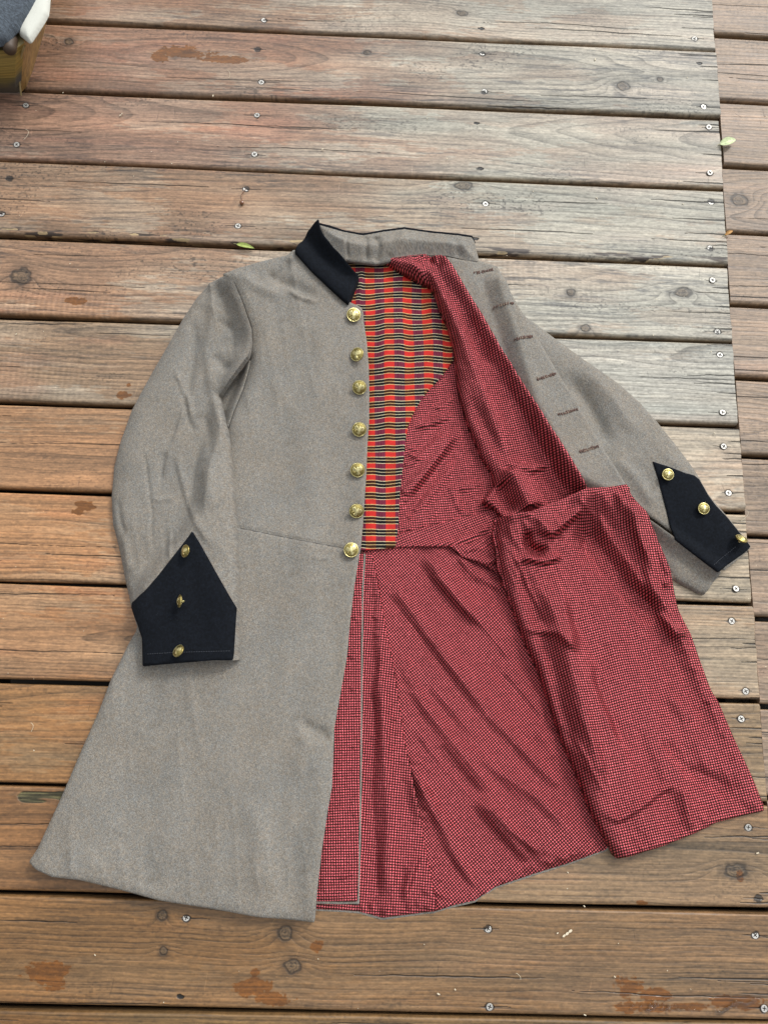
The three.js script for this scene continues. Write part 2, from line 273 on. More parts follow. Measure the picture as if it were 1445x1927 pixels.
// gingham: 16 x 16 checks of 4.3 mm on a tile, yarns uneven
const GP = 32, GT = 512;
const ging = (i, j) => {
  const cx = Math.floor(i / GP), cy = Math.floor(j / GP), jx = (hash(cx, 71) - 0.5) * 3, jy = (hash(cy, 72) - 0.5) * 3;
  const sq = (p, o) => { const q = ((p + o) % GP + GP) % GP; return sstep(14, 17, q) * sstep(32, 29, q) ; };      // 1 = black yarn
  return [sq(i, jx), sq(j, jy)];
};
const gingMap = tileTex(GT, GT, (i, j) => {
  const [a, b] = ging(i, j), thr = 0.5 + 0.5 * (((i >> 1) + (j >> 1)) & 1 ? 1 : -1) * 0.5;
  const dark = a * thr + b * (1 - thr), both = a * b, sl = 1 + 0.12 * wrapN(i, j, GT, 64, 11) + 0.1 * (hash(i, j + 55) - 0.5) + 0.06 * wrapN(i, j, GT, 16, 12);
  const d = clamp(both + (dark - both) * 0.92, 0, 1);
  const P = [246, 118, 126], M = [98, 36, 38], K = [36, 30, 21];
  const e = a + b - 2 * both, c = [0, 1, 2].map(k => (1 - a) * (1 - b) * P[k] + e * M[k] + both * K[k]);
  return c.map(v => v * sl * (1 - 0.08 * d));
});
const gingRel = tileTex(GT, GT, (i, j) => { const v = 128 + 50 * Math.sin(i / 4 * 3.1416) * Math.sin(j / 4 * 3.1416) + 50 * wrapN(i, j, GT, 24, 21) + 30 * wrapN(i, j, GT, 7, 22); return [v, 135, 0]; }, false);
// tartan: one 27 x 17.5 mm repeat, 4 x 4 repeats a tile
const tartanMap = tileTex(512, 512, (i, j) => {
  const u = (i % 128) / 128, v = (j % 128) / 128, vio = sstep(0.48, 0.5, u) * sstep(1, 0.98, u);
  let c = [mix(184, 106, vio), mix(42, 34, vio), mix(36, 54, vio)];
  if (vio > 0.5 && (Math.abs(u - 0.66) < 0.012 || Math.abs(u - 0.78) < 0.012)) c = [70, 24, 40];
  const cream = q => Math.abs(v - q) < 0.032, zig = 0.012 * (((i >> 1) & 1) ? 1 : -1), vv = v + zig;
  const cr = q => Math.abs(vv - q) < 0.022;
  if (vv > 0.05 && vv < 0.6) c = vio > 0.5 ? [8, 11, 16] : [56, 27, 14];
  if (cr(0.06) || cr(0.325) || cr(0.59)) c = vio > 0.5 ? [226, 212, 172] : [226, 192, 130];
  const f = 1 + 0.16 * ((i & 2) ? 1 : -1) * ((j & 2) ? 0.6 : -0.4) + 0.2 * (hash(i >> 1, j >> 1) - 0.5) + 0.06 * wrapN(i, j, 512, 12, 31);
  return c.map(q => q * f);
});
const clothRel = tileTex(256, 256, (i, j) => { const v = 128 + 60 * Math.sin(i / 2 * 3.1416) * Math.sin(j / 2 * 3.1416 + 1) + 60 * (hash(i, j) - 0.5); return [v, 210, 0]; }, false);
const rep = (t, m) => { const c = t.clone(); c.repeat.set(1 / m, 1 / m); c.needsUpdate = true; return c; };
const rep2 = (t, a, b) => { const c = t.clone(); c.repeat.set(1 / a, 1 / b); c.needsUpdate = true; return c; };
const MAT = {
  wool: new THREE.MeshPhysicalMaterial({ map: rep(woolMap, 0.2), bumpMap: rep(woolRel, 0.2), bumpScale: 0.0007, roughness: 0.95, sheen: 0.25, sheenRoughness: 0.6, sheenColor: new THREE.Color(0.75, 0.76, 0.78), specularIntensity: 0.3, side: THREE.DoubleSide }),
  navy: new THREE.MeshPhysicalMaterial({ map: rep(navyMap, 0.12), bumpMap: rep(clothRel, 0.06), bumpScale: 0.0003, roughness: 0.95, sheen: 0.03, sheenRoughness: 0.5, sheenColor: new THREE.Color(0.4, 0.45, 0.55), specularIntensity: 0.25 }),
  silk: new THREE.MeshPhysicalMaterial({ map: rep(gingMap, 0.0035 * 16), bumpMap: rep(gingRel, 0.0035 * 16), bumpScale: 0.0009, roughness: 0.38, metalness: 0.75 }),
  tartan: new THREE.MeshPhysicalMaterial({ map: rep2(tartanMap, 0.122, 0.074), bumpMap: rep(clothRel, 0.05), bumpScale: 0.0005, roughness: 0.85, specularIntensity: 0.4 }),
  brass: null, thread: new THREE.MeshStandardMaterial({ color: new THREE.Color(0.13, 0.075, 0.058), roughness: 0.8 }), threadPale: new THREE.MeshStandardMaterial({ color: new THREE.Color(0.42, 0.33, 0.24), roughness: 0.8 }),
  threadNavy: new THREE.MeshStandardMaterial({ color: new THREE.Color(0.055, 0.06, 0.07), roughness: 0.8 }),
};

// ------------------------------------------------------------------ cloth: panels laid one over the other
const HX0 = -0.8, HZ0 = -1.15, HC = 0.003, HNX = 520, HNZ = 560, HM = new Float32Array(HNX * HNZ);
function sample(A, x, z) {
  const fx = clamp((x - HX0) / HC, 0, HNX - 1.001), fz = clamp((z - HZ0) / HC, 0, HNZ - 1.001), i = Math.floor(fx), j = Math.floor(fz), a = fx - i, b = fz - j, k = j * HNX + i;
  return (A[k] * (1 - a) + A[k + 1] * a) * (1 - b) + (A[k + HNX] * (1 - a) + A[k + HNX + 1] * a) * b;
}
function draped(r) {                                     // what lies below, spanned smoothly over r
  const n = Math.max(1, Math.round(r / HC)), A = new Float32Array(HM.length), B = new Float32Array(HM.length);
  for (let j = 0; j < HNZ; j++) for (let i = 0; i < HNX; i++) { let m = 0; for (let k = Math.max(0, i - n); k <= Math.min(HNX - 1, i + n); k++) m = Math.max(m, HM[j * HNX + k]); A[j * HNX + i] = m; }
  for (let i = 0; i < HNX; i++) for (let j = 0; j < HNZ; j++) { let m = 0; for (let k = Math.max(0, j - n); k <= Math.min(HNZ - 1, j + n); k++) m = Math.max(m, A[k * HNX + i]); B[j * HNX + i] = m; }
  const blur = (S, D, dx) => { const st = dx ? 1 : HNX, lim = dx ? HNX : HNZ, oth = dx ? HNZ : HNX, os = dx ? HNX : 1; for (let o = 0; o < oth; o++) { let sum = 0; const q = p => S[o * os + clamp(p, 0, lim - 1) * st]; for (let p = -n; p <= n; p++) sum += q(p); for (let p = 0; p < lim; p++) { D[o * os + p * st] = sum / (2 * n + 1); sum += q(p + n + 1) - q(p - n); } } };
  blur(B, A, true); blur(A, B, false); return B;
}
const world = (pts, h) => pts.map(p => at(p[0], p[1], h));
function distPoly(P, x, z, closed) {                     // distance, place along 0..1, side
  let best = 1e9, bt = 0, side = 1, run = 0; const n = closed ? P.length : P.length - 1;
  for (let i = 0; i < n; i++) {
    const a = P[i], b = P[(i + 1) % P.length], dx = b[0] - a[0], dz = b[1] - a[1], l2 = dx * dx + dz * dz, t = clamp(((x - a[0]) * dx + (z - a[1]) * dz) / l2, 0, 1), ex = x - a[0] - t * dx, ez = z - a[1] - t * dz, d = ex * ex + ez * ez, l = Math.sqrt(l2);
    if (d < best) { best = d; bt = run + t * l; side = dx * ez - dz * ex >= 0 ? 1 : -1; }
    run += l;
  }
  return [Math.sqrt(best), bt / run, side];
}
function inside(P, x, z) { let c = false; for (let i = 0, j = P.length - 1; i < P.length; j = i++) { const a = P[i], b = P[j]; if ((a[1] > z) !== (b[1] > z) && x < (b[0] - a[0]) * (z - a[1]) / (b[1] - a[1]) + a[0]) c = !c; } return c; }
function foldFn(list, hp, sharp) {
  const fs = (list ?? []).map(f => { const p = world(f.p, hp), w = f.w / 1000, w2 = (f.w2 ?? f.w) / 1000, m = 3 * Math.max(w, w2), xs = p.map(q => q[0]), zs = p.map(q => q[1]); return { p, a: f.a / 1000, w, w2, e: f.e ?? 0.25, b: [Math.min(...xs) - m, Math.max(...xs) + m, Math.min(...zs) - m, Math.max(...zs) + m] }; });
  return (x, z) => {
    let h = 0;
    for (const f of fs) {
      if (x < f.b[0] || x > f.b[1] || z < f.b[2] || z > f.b[3]) continue;
      const [d, t, s] = distPoly(f.p, x, z, false), w = s > 0 ? f.w : f.w2, ta = f.e > 0 ? sstep(0, f.e, t) * sstep(1, 1 - f.e, t) : 1;
      h += f.a * ta * (sharp ? 0.25 * Math.exp(-1.5 * (Math.sqrt(d * d / w / w + 0.025) - 0.158)) + 0.85 * Math.exp(-(d / w) * (d / w) / 1.8) : Math.exp(-(d / w) * (d / w)));
    }
    return h;
  };
}
function panel(name, parent, mat, o) {
  const hp = o.hp ?? 0.01, cell = o.cell ?? (mat === MAT.silk ? 0.0021 : 0.0025), t = o.t ?? 0.002, roll = o.roll ?? t * 1.2, base = draped(o.drape ?? 0.009), fk = o.fk ?? (mat === MAT.silk ? 1.7 : mat === MAT.wool ? 1.5 : 1),
    lay = q => { let h = hp, p = at(q[0], q[1], h); if (o.flat === undefined) for (let k = 0; k < 5; k++) { h = sample(base, p[0], p[1]) + t * 0.8 + (o.lift ? Math.min(0.02, o.lift(p[0], p[1], 0)) : 0); p = at(q[0], q[1], h); } return p; }, P = o.out.map(lay), folds = foldFn(o.folds, hp, mat === MAT.silk), free = o.free ? o.free.map(l => l.map(lay)) : null;
  const xs = P.map(p => p[0]), zs = P.map(p => p[1]), bx = [Math.min(...xs) - cell * 2, Math.max(...xs) + cell * 2], bz = [Math.min(...zs) - cell * 2, Math.max(...zs) + cell * 2];
  const ca = Math.cos((o.ang ?? 0) * Math.PI / 180), sa = Math.sin((o.ang ?? 0) * Math.PI / 180), wr = o.wr, wc = wr ? Math.cos(wr.ang * Math.PI / 180) : 0, ws = wr ? Math.sin(wr.ang * Math.PI / 180) : 0, sw = o.sw, sc = sw ? Math.cos(sw.ang * Math.PI / 180) : 0, ss = sw ? Math.sin(sw.ang * Math.PI / 180) : 0, ns = o.noise ?? { a: 1, f: 14 }, sd = o.seed ?? name.length * 3.3;
  const sdf = (x, z) => { const d = distPoly(P, x, z, true)[0]; return inside(P, x, z) ? d : -d; };
  const height = (x, z, d) => {
    const b = o.flat !== undefined ? o.flat : sample(base, x, z); let h = t;
    const df = free ? Math.min(...free.map(l => distPoly(l, x, z, false)[0])) : d;
    if (o.bulge) { const q = 1 - clamp(df / (o.bulge.R / 1000), 0, 1); h += o.bulge.h / 1000 * Math.sqrt(1 - q * q); }
    if (o.lift) h += o.lift(x, z, d);
    const soft = sstep(0, 0.012, d);
    h += (fk * folds(x, z) + ns.a / 1000 * fbm(x * ns.f + sd, z * ns.f - sd)) * mix(o.edgeFold ?? 0.35, 1, soft);
    if (wr) { const u = x * wc - z * ws, v = x * ws + z * wc, r1 = 1 - Math.abs(noise(u / wr.along * 1000 + sd, v / wr.across * 1000)), r2 = 1 - Math.abs(noise(u / wr.along * 2100 + sd, v / wr.across * 2100 + 5)), n = 1.6 * r1 * r1 * r1 + 0.8 * r2 * r2 * r2; h += (mat === MAT.silk ? 1.6 : 1) * wr.a / 1000 * n * sstep(-0.5, 0.4, fbm(x * 7 + sd, z * 7)) * soft; }
    if (sw) { const u = x * sc - z * ss, v = x * ss + z * sc; h += sw.a / 1000 * (noise(u / sw.along * 1000 + sd * 2, v / sw.across * 1000) + 0.45 * noise(u / sw.along * 1900 + 5, v / sw.across * 2200 + sd)) * mix(0.25, 1, sstep(0, 0.02, d)); }
    const q = 1 - clamp((o.rollFree ? df : d) / roll, 0, 1); h -= t * 0.75 * (1 - Math.sqrt(1 - q * q));
    return Math.max(b + h, b + t * 0.3);
  };
  const nx = Math.ceil((bx[1] - bx[0]) / cell), nz = Math.ceil((bz[1] - bz[0]) / cell), D = new Float32Array((nx + 1) * (nz + 1));
  for (let j = 0; j <= nz; j++) for (let i = 0; i <= nx; i++) D[j * (nx + 1) + i] = sdf(bx[0] + i * cell, bz[0] + j * cell) || 1e-7;
  const X = [], Z = [], DD = [], I = [], map = new Map(), E = [];
  const gridV = id => { let k = map.get(id); if (k === undefined) { k = X.length; X.push(bx[0] + id % (nx + 1) * cell); Z.push(bz[0] + Math.floor(id / (nx + 1)) * cell); DD.push(D[id]); map.set(id, k); } return k; };
  const cutV = (a, b) => { if (a > b) [a, b] = [b, a]; const key = 1e7 + a * 4 + (b - a === 1 ? 0 : b - a === nx + 1 ? 1 : b - a === nx + 2 ? 2 : 3); let k = map.get(key); if (k === undefined) { const f = D[a] / (D[a] - D[b]); k = X.length; X.push(bx[0] + mix(a % (nx + 1), b % (nx + 1), f) * cell); Z.push(bz[0] + mix(Math.floor(a / (nx + 1)), Math.floor(b / (nx + 1)), f) * cell); DD.push(0); map.set(key, k); } return k; };
  const tri = v => {
    const ins = v.map(q => D[q] > 0), n = ins.filter(Boolean).length; if (!n) return;
    if (n === 3) { I.push(gridV(v[0]), gridV(v[1]), gridV(v[2])); return; }
    while (!(ins[0] && (n === 1 || ins[1]))) { v.push(v.shift()); ins.push(ins.shift()); }
    if (n === 1) { const a = gridV(v[0]), b = cutV(v[0], v[1]), c = cutV(v[2], v[0]); I.push(a, b, c); E.push([b, c]); }
    else { const a = gridV(v[0]), b = gridV(v[1]), c = cutV(v[1], v[2]), d = cutV(v[2], v[0]); I.push(a, b, c, a, c, d); E.push([c, d]); }
  };
  for (let j = 0; j < nz; j++) for (let i = 0; i < nx; i++) {
    const a = j * (nx + 1) + i, b = a + 1, c = a + nx + 1, d = c + 1;
    if ((i + j) & 1) { tri([a, c, b]); tri([b, c, d]); } else { tri([a, c, d]); tri([a, d, b]); }
  }
  const n = X.length, pos = new Float32Array(n * 3), uv = new Float32Array(n * 2), uw = o.uvw ?? 0.0012;
  for (let k = 0; k < n; k++) {
    const x = X[k], z = Z[k], y = height(x, z, DD[k]); pos.set([x, y, z], k * 3);
    const hh = y - sample(base, x, z), wu = x + uw * fbm(x * 16 + sd, z * 16) + 0.5 * (hh) * 0.4, wv = z + uw * fbm(x * 16 + 50, z * 16 + sd) + hh * 0.3;
    uv[k * 2] = wu * ca - wv * sa; uv[k * 2 + 1] = wu * sa + wv * ca;
    if (o.warp) { const q = o.warp(x, z); uv[k * 2] += q[0]; uv[k * 2 + 1] += q[1]; }
  }
  const top = new THREE.BufferGeometry(); top.setAttribute('position', new THREE.BufferAttribute(pos, 3)); top.setAttribute('uv', new THREE.BufferAttribute(uv, 2)); top.setIndex(I); top.computeVertexNormals();
  const geos = [top];
  const lowY = k => o.flat !== undefined ? o.flat : Math.max(0.0004, Math.min(pos[k * 3 + 1] - 0.0006, Math.max(pos[k * 3 + 1] - t - 0.0006 - (o.deep ?? 0), sample(HM, X[k], Z[k]) - 0.0004)));
  // edge wall and underside
  const wp = [], wu = [], wi = [];
  for (const [a, b] of E) { const k = wp.length / 3; for (const q of [a, b]) wp.push(pos[q * 3], pos[q * 3 + 1], pos[q * 3 + 2], pos[q * 3], lowY(q), pos[q * 3 + 2]); for (const q of [a, b]) wu.push(uv[q * 2], uv[q * 2 + 1], uv[q * 2] + 0.002, uv[q * 2 + 1] + 0.002); wi.push(k, k + 1, k + 2, k + 2, k + 1, k + 3); }
  const wall = new THREE.BufferGeometry(); wall.setAttribute('position', new THREE.Float32BufferAttribute(wp, 3)); wall.setAttribute('uv', new THREE.Float32BufferAttribute(wu, 2)); wall.setIndex(wi); wall.computeVertexNormals(); geos.push(wall);
  const bp = pos.slice(); for (let k = 0; k < n; k++) bp[k * 3 + 1] = Math.min(lowY(k), pos[k * 3 + 1] - 0.0003);
  const bot = new THREE.BufferGeometry(); bot.setAttribute('position', new THREE.BufferAttribute(bp, 3)); bot.setAttribute('uv', new THREE.BufferAttribute(uv.slice(), 2)); const rI = I.slice(); for (let k = 0; k < rI.length; k += 3) { const q = rI[k]; rI[k] = rI[k + 1]; rI[k + 1] = q; } bot.setIndex(rI); bot.computeVertexNormals(); geos.push(bot);
  const m = part(name, mergeGeometries(geos), mat, parent);
  // remember what lies here now
  for (let j = 0; j < HNZ; j++) { const z = HZ0 + j * HC; if (z < bz[0] || z > bz[1]) continue; for (let i = 0; i < HNX; i++) { const x = HX0 + i * HC; if (x < bx[0] || x > bx[1]) continue; const d = sdf(x, z); if (d > -0.001) { const k = j * HNX + i; HM[k] = Math.max(HM[k], height(x, z, Math.max(d, 0))); } } }
  if (o.label) m.userData.label = o.label;
  return m;
}
const surf = (px, py, up = 0) => { let h = 0.01; for (let k = 0; k < 6; k++) { const [x, z] = at(px, py, h + up); h = sample(HM, x, z); } const [x, z] = at(px, py, h + up); return [x, h, z]; };

const [coatX, coatZ] = at(700, 1080);
const coat = thing('frock_coat', 'grey wool frock coat laid open on the deck, red checked lining and navy cuffs showing', 'coat');

// ---- back of the coat, lining side up
const hemBack = [[597, 1712], [640, 1714], [676, 1717], [700, 1724], [720, 1729], [770, 1722], [819, 1716], [853, 1705], [893, 1696], [933, 1670], [1003, 1646], [1073, 1624], [1138, 1600], [1180, 1580]];
panel('back_skirt', coat, MAT.wool, { hp: 0.004, t: 0.0022, drape: 0.004, cell: 0.004, noise: { a: 0.6, f: 9 }, ang: 8, out: [[560, 1040], [930, 1040], [1060, 1200], [1150, 1400], ...hemBack.slice().reverse().map(([x, y]) => [x, y + 3]), [480, 1690]] });
function puckers(line, n, len, a, w, turn, sd) {       // short creases that run off a seam
  seed = sd; const out = [];
  for (let k = 0; k < n; k++) { const f = rnd() * (line.length - 1.001), i = Math.floor(f), q = f - i, A = line[i], B = line[i + 1], x = mix(A[0], B[0], q), y = mix(A[1], B[1], q), an = Math.atan2(B[1] - A[1], B[0] - A[0]) + turn + (rnd() - 0.5) * 0.9, l = len * (0.5 + rnd()); out.push({ p: [[x, y], [x + Math.cos(an) * l * 0.5, y + Math.sin(an) * l * 0.5 + (rnd() - 0.5) * 4], [x + Math.cos(an) * l, y + Math.sin(an) * l]], a: a * (0.4 + rnd()), w: w * (0.7 + 0.6 * rnd()), e: 0.4 }); }
  return out;
}
const seamS = [[698.5, 1040], [708, 1088], [718, 1146], [732, 1219], [744, 1283], [758, 1385], [770, 1441], [787, 1529], [800.5, 1605], [819, 1700], [820, 1715]];
panel('skirt_lining', coat, MAT.silk, { sw: { ang: -47, along: 200, across: 30, a: 4.5 }, hp: 0.008, t: 0.002, ang: 41, seed: 4, noise: { a: 2.2, f: 9 }, wr: { ang: -47, along: 90, across: 17, a: 1.2 }, edgeFold: 0.6,
  out: [[676, 1038], ...seamS, [853, 1704], [893, 1695], [933, 1669], [1003, 1645], [1073, 1623], [1140, 1599], [1160, 1560], [1130, 1330], [1040, 1060], [950, 985], [800, 1020], [700, 1030]],
  folds: [...puckers(seamS, 16, 30, 1.1, 3, -0.9, 31), ...puckers([[819, 1700], [893, 1692], [1003, 1642], [1138, 1596]], 14, 26, 1, 3, -1.7, 32), { p: [[794, 1035], [830, 1090], [868, 1138], [915, 1180]], a: 6, w: 7, w2: 12 }, { p: [[850, 1035], [900, 1085], [960, 1120]], a: 4, w: 5, w2: 8 }, { p: [[705, 1045], [775, 1150], [860, 1270], [950, 1390]], a: 4.5, w: 7, w2: 12 }, { p: [[735, 1200], [800, 1330], [870, 1420], [960, 1530]], a: 4, w: 8 }, { p: [[765, 1420], [810, 1520], [865, 1620], [905, 1690]], a: 4.5, w: 7, w2: 11 }, { p: [[889, 1493], [940, 1560], [1000, 1624]], a: 3.5, w: 7 }, { p: [[849, 1380], [920, 1440], [1010, 1500], [1080, 1570]], a: 3, w: 8 }, { p: [[900, 1325], [970, 1400], [1060, 1490]], a: 3.5, w: 8 }, { p: [[900, 1495], [960, 1560], [1025, 1612]], a: 5, w: 5, w2: 9 }, { p: [[940, 1240], [990, 1300], [1040, 1360]], a: 3, w: 8 }, { p: [[720, 1110], [760, 1200], [800, 1260]], a: -3, w: 7 }, { p: [[870, 1040], [920, 1040], [940, 1010]], a: 4, w: 5 }] });
panel('side_skirt_lining', coat, MAT.silk, { sw: { ang: -88, along: 180, across: 26, a: 3 }, hp: 0.008, t: 0.002, ang: -2, seed: 9, noise: { a: 1.6, f: 12 }, wr: { ang: -92, along: 110, across: 15, a: 0.9 }, edgeFold: 0.5,
  out: [[672, 1040], ...seamS.map(([x, y]) => [x + 1, y]), [770, 1721], [720, 1727.5], [700, 1722], [676, 1715.5], [640, 1713], [597, 1711], [560, 1700], [600, 1300]],
  folds: [...puckers(seamS, 18, -28, 1.1, 2.6, -1.4, 33), ...puckers([[680, 1715], [720, 1726], [819, 1714]], 10, 40, 1, 3, -1.5, 34), { p: [[690, 1060], [692, 1250], [696, 1450], [704, 1620], [700, 1720]], a: -3.5, w: 8, e: 0.1 }, { p: [[712, 1250], [722, 1400], [730, 1540], [722, 1700]], a: 4, w: 10, e: 0.15 }, { p: [[795, 1590], [775, 1640], [755, 1700]], a: 2.5, w: 4 }] });
// strip along the vent with its grey bound edge
const stripEdge = [[688, 1042], [684, 1110], [683, 1200], [682, 1330], [681, 1450], [679, 1580], [676, 1702]];
panel('vent_edge', coat, MAT.wool, { hp: 0.011, t: 0.0014, cell: 0.0018, roll: 0.001, noise: { a: 0.2, f: 9 }, out: [[676, 1042], ...stripEdge, [640, 1702], [596, 1701], [590, 1698], [630, 1400]] });
panel('vent_lining', coat, MAT.silk, { hp: 0.012, t: 0.0012, cell: 0.002, ang: 3, seed: 2, noise: { a: 0.8, f: 16 }, wr: { ang: 5, along: 60, across: 14, a: 0.7 }, folds: [...puckers([[684, 1080], [682, 1330], [676, 1690]], 22, 34, 0.9, 3, 1.55, 42)], out: [[674, 1042], ...stripEdge.map(([x, y], i) => [x - 3, Math.min(y, 1697)]), [640, 1697], [590, 1696], [620, 1400], [655, 1150]] });
// upper inside: checked side body and waistband, tartan chest lining
panel('body_lining', coat, MAT.silk, { sw: { ang: 50, along: 110, across: 22, a: 3 }, hp: 0.008, t: 0.0025, ang: 9, seed: 6, noise: { a: 2, f: 11 }, edgeFold: 0.5,
  out: [[690, 900], [720, 620], [760, 480], [860, 480], [930, 620], [985, 800], [1000, 958], [932, 958], [840, 982], [747, 1007], [700, 1015]],
  folds: [...puckers([[857, 672], [830, 710], [791, 754], [767, 804], [758, 879], [752, 934], [750, 984]], 16, 34, 1.1, 2.8, -1.1, 35), ...puckers([[747, 1007], [840, 982], [932, 958]], 12, 40, 1.1, 3, -1.2, 36), { p: [[772, 804], [815, 795], [862, 776]], a: 3, w: 4, w2: 7 }, { p: [[755, 945], [800, 890], [830, 851], [868, 795]], a: 4.5, w: 6, w2: 10 }, { p: [[780, 975], [810, 930], [842, 890], [860, 850]], a: 4, w: 5, w2: 9 }, { p: [[765, 880], [800, 850], [840, 815]], a: 3, w: 5 }, { p: [[858, 740], [838, 760], [815, 770]], a: 3, w: 4 }, { p: [[880, 800], [905, 860], [925, 930]], a: -4, w: 9 }, { p: [[840, 900], [862, 950], [880, 975]], a: 2, w: 4 }, { p: [[850, 920], [900, 910], [940, 890]], a: 3, w: 6 }] });
panel('waist_lining', coat, MAT.silk, { hp: 0.01, t: 0.002, ang: 24, seed: 7, noise: { a: 1, f: 14 }, out: [[700, 1014], [747, 1006], [840, 981], [932, 958], [1000, 955], [1000, 985], [924, 1010], [870, 1028], [822, 1029], [780, 1028], [740, 1031], [700, 1032]],
  folds: [{ p: [[744, 1028], [790, 1030], [840, 1022], [880, 1020]], a: 2.5, w: 3 }, { p: [[850, 1020], [890, 1008], [925, 985]], a: 3, w: 4 }] });
panel('waist_fold', coat, MAT.silk, { hp: 0.012, t: 0.002, ang: 36, seed: 12, noise: { a: 1.6, f: 24 }, wr: { ang: 25, along: 40, across: 9, a: 1 }, out: [[846, 1026], [880, 1024], [925, 1004], [985, 980], [985, 1060], [950, 1085], [905, 1060], [870, 1048]],
  folds: [{ p: [[860, 1040], [900, 1020], [945, 1000]], a: 3.5, w: 3.5, w2: 6 }, { p: [[880, 1050], [915, 1062], [955, 1040]], a: 3, w: 4 }] });
const tartanWave = (x, z) => [0.0015 * noise(x * 20, z * 9), 0.0022 * noise(x * 26 + 2, z * 7) + 0.0012 * noise(x * 60, z * 14)];
panel('chest_lining', coat, MAT.tartan, { hp: 0.012, t: 0.002, ang: 2, seed: 8, noise: { a: 1.4, f: 14 }, uvw: 0.001, warp: tartanWave,
  out: [[630, 470], [660, 486], [721, 490], [780, 500], [860, 560], [880, 640], [857, 672], [830, 710], [808, 732], [791, 754], [777, 779], [767, 804], [762, 837], [758, 879], [752, 934], [750, 984], [744, 1030], [700, 1034], [668, 1036], [660, 900], [660, 700], [630, 560]],
  folds: [{ p: [[715, 500], [725, 620], [735, 760], [728, 900]], a: 1.8, w: 9 }, { p: [[770, 520], [775, 620], [770, 720]], a: -1.8, w: 9 }, { p: [[800, 540], [815, 600], [820, 660]], a: 2, w: 9 }, { p: [[683, 490], [676, 540], [672, 580]], a: 2, w: 4 }] });
// ---- right of the photograph: sleeve lying on the deck, facing and turned-back front
panel('upper_sleeve', coat, MAT.wool, { hp: 0.012, wr: { ang: -48, along: 110, across: 30, a: 1 }, t: 0.003, ang: 40, seed: 3, noise: { a: 2, f: 9 }, bulge: { h: 17, R: 38 }, free: [[[960, 560], [987, 596], [1040, 636], [1089, 672], [1164, 724], [1202, 758], [1239, 800], [1273, 842], [1306, 887], [1332, 932], [1368, 974], [1393, 1005], [1411, 1028]]],
  out: [[930, 540], [987, 596], [1040, 636], [1089, 672], [1130, 700], [1164, 724], [1202, 758], [1239, 800], [1273, 842], [1306, 887], [1315, 901], [1332, 932], [1346, 951], [1368, 974], [1393, 1005], [1411, 1027], [1405, 1034], [1353, 1076], [1300, 1037], [1227, 984], [1180, 950], [1080, 900], [1000, 760]],
  folds: [{ p: [[1090, 690], [1150, 760], [1200, 830]], a: 3, w: 12 }, { p: [[1060, 700], [1110, 770], [1150, 850]], a: -6, w: 12 }, { p: [[1150, 860], [1190, 900], [1230, 960]], a: 3, w: 10 }] });
panel('under_sleeve', coat, MAT.wool, { hp: 0.01, t: 0.0028, ang: 30, seed: 5, noise: { a: 1, f: 12 }, bulge: { h: 9, R: 24 }, free: [[[1190, 990], [1267, 1092], [1312, 1117], [1323, 1120]]], out: [[1150, 932], [1227, 985], [1300, 1038], [1352, 1077], [1346, 1087], [1323, 1120], [1312, 1117], [1267, 1092], [1230, 1070], [1180, 1010]] });
panel('cuff', coat, MAT.navy, { hp: 0.024, t: 0.0022, cell: 0.002, drape: 0.005, ang: 40, noise: { a: 0.3, f: 20 }, label: 'navy pointed cuff with three brass buttons, sleeve at the right', out: [[1228, 868], [1256, 877], [1290, 890], [1306, 894], [1316, 902], [1333, 932], [1347, 951], [1369, 974], [1394, 1005], [1412, 1028], [1406, 1036], [1380, 1055], [1351, 1077], [1330, 1061], [1300, 1038], [1270, 1015], [1250, 946], [1238, 900]] });
const flapLeft = [[721, 489], [749, 508], [777, 525], [808, 539], [818, 556], [828, 588], [842, 615], [851, 650], [856, 684], [861, 726], [866, 754], [877, 790], [888, 818], [905, 859], [926, 892], [929, 915], [906, 944], [916, 953], [932, 960], [930, 990], [928, 1003], [938, 1071], [957, 1124], [990, 1218], [1013, 1265], [1036, 1333], [1058, 1397], [1085, 1461], [1111, 1529], [1141, 1586], [1157, 1615]];
const FL = world(flapLeft, 0.016);
const flapLift = (x, z) => { const d = distPoly(FL, x, z, false)[0], q = 1 - clamp(d / 0.028, 0, 1); return 0.017 * Math.sqrt(1 - q * q) * (1 - 0.72 * sstep(0.05, 0.2, d)); };
const seamF = [[841, 485], [849, 494], [874, 536], [900, 578], [912, 598], [943, 653], [979, 709], [1036, 800], [1075, 860], [1105, 917]];
panel('facing', coat, MAT.wool, { hp: 0.018, t: 0.0045, ang: 60, seed: 13, noise: { a: 1.6, f: 10 }, lift: flapLift, out: [[841, 482], [876, 489], [904, 490], [936, 500], [949, 521], [960, 547], [975, 574], [990, 598], [1040, 684], [1090, 764], [1140, 850], [1178, 912], [1185, 935], [1105, 935], [1060, 860], [980, 730], [890, 575], [835, 492]],
  folds: [{ p: [[960, 540], [1010, 620], [1070, 720]], a: -2, w: 8 }, { p: [[936, 505], [920, 520], [900, 528]], a: 0.6, w: 6 }] });
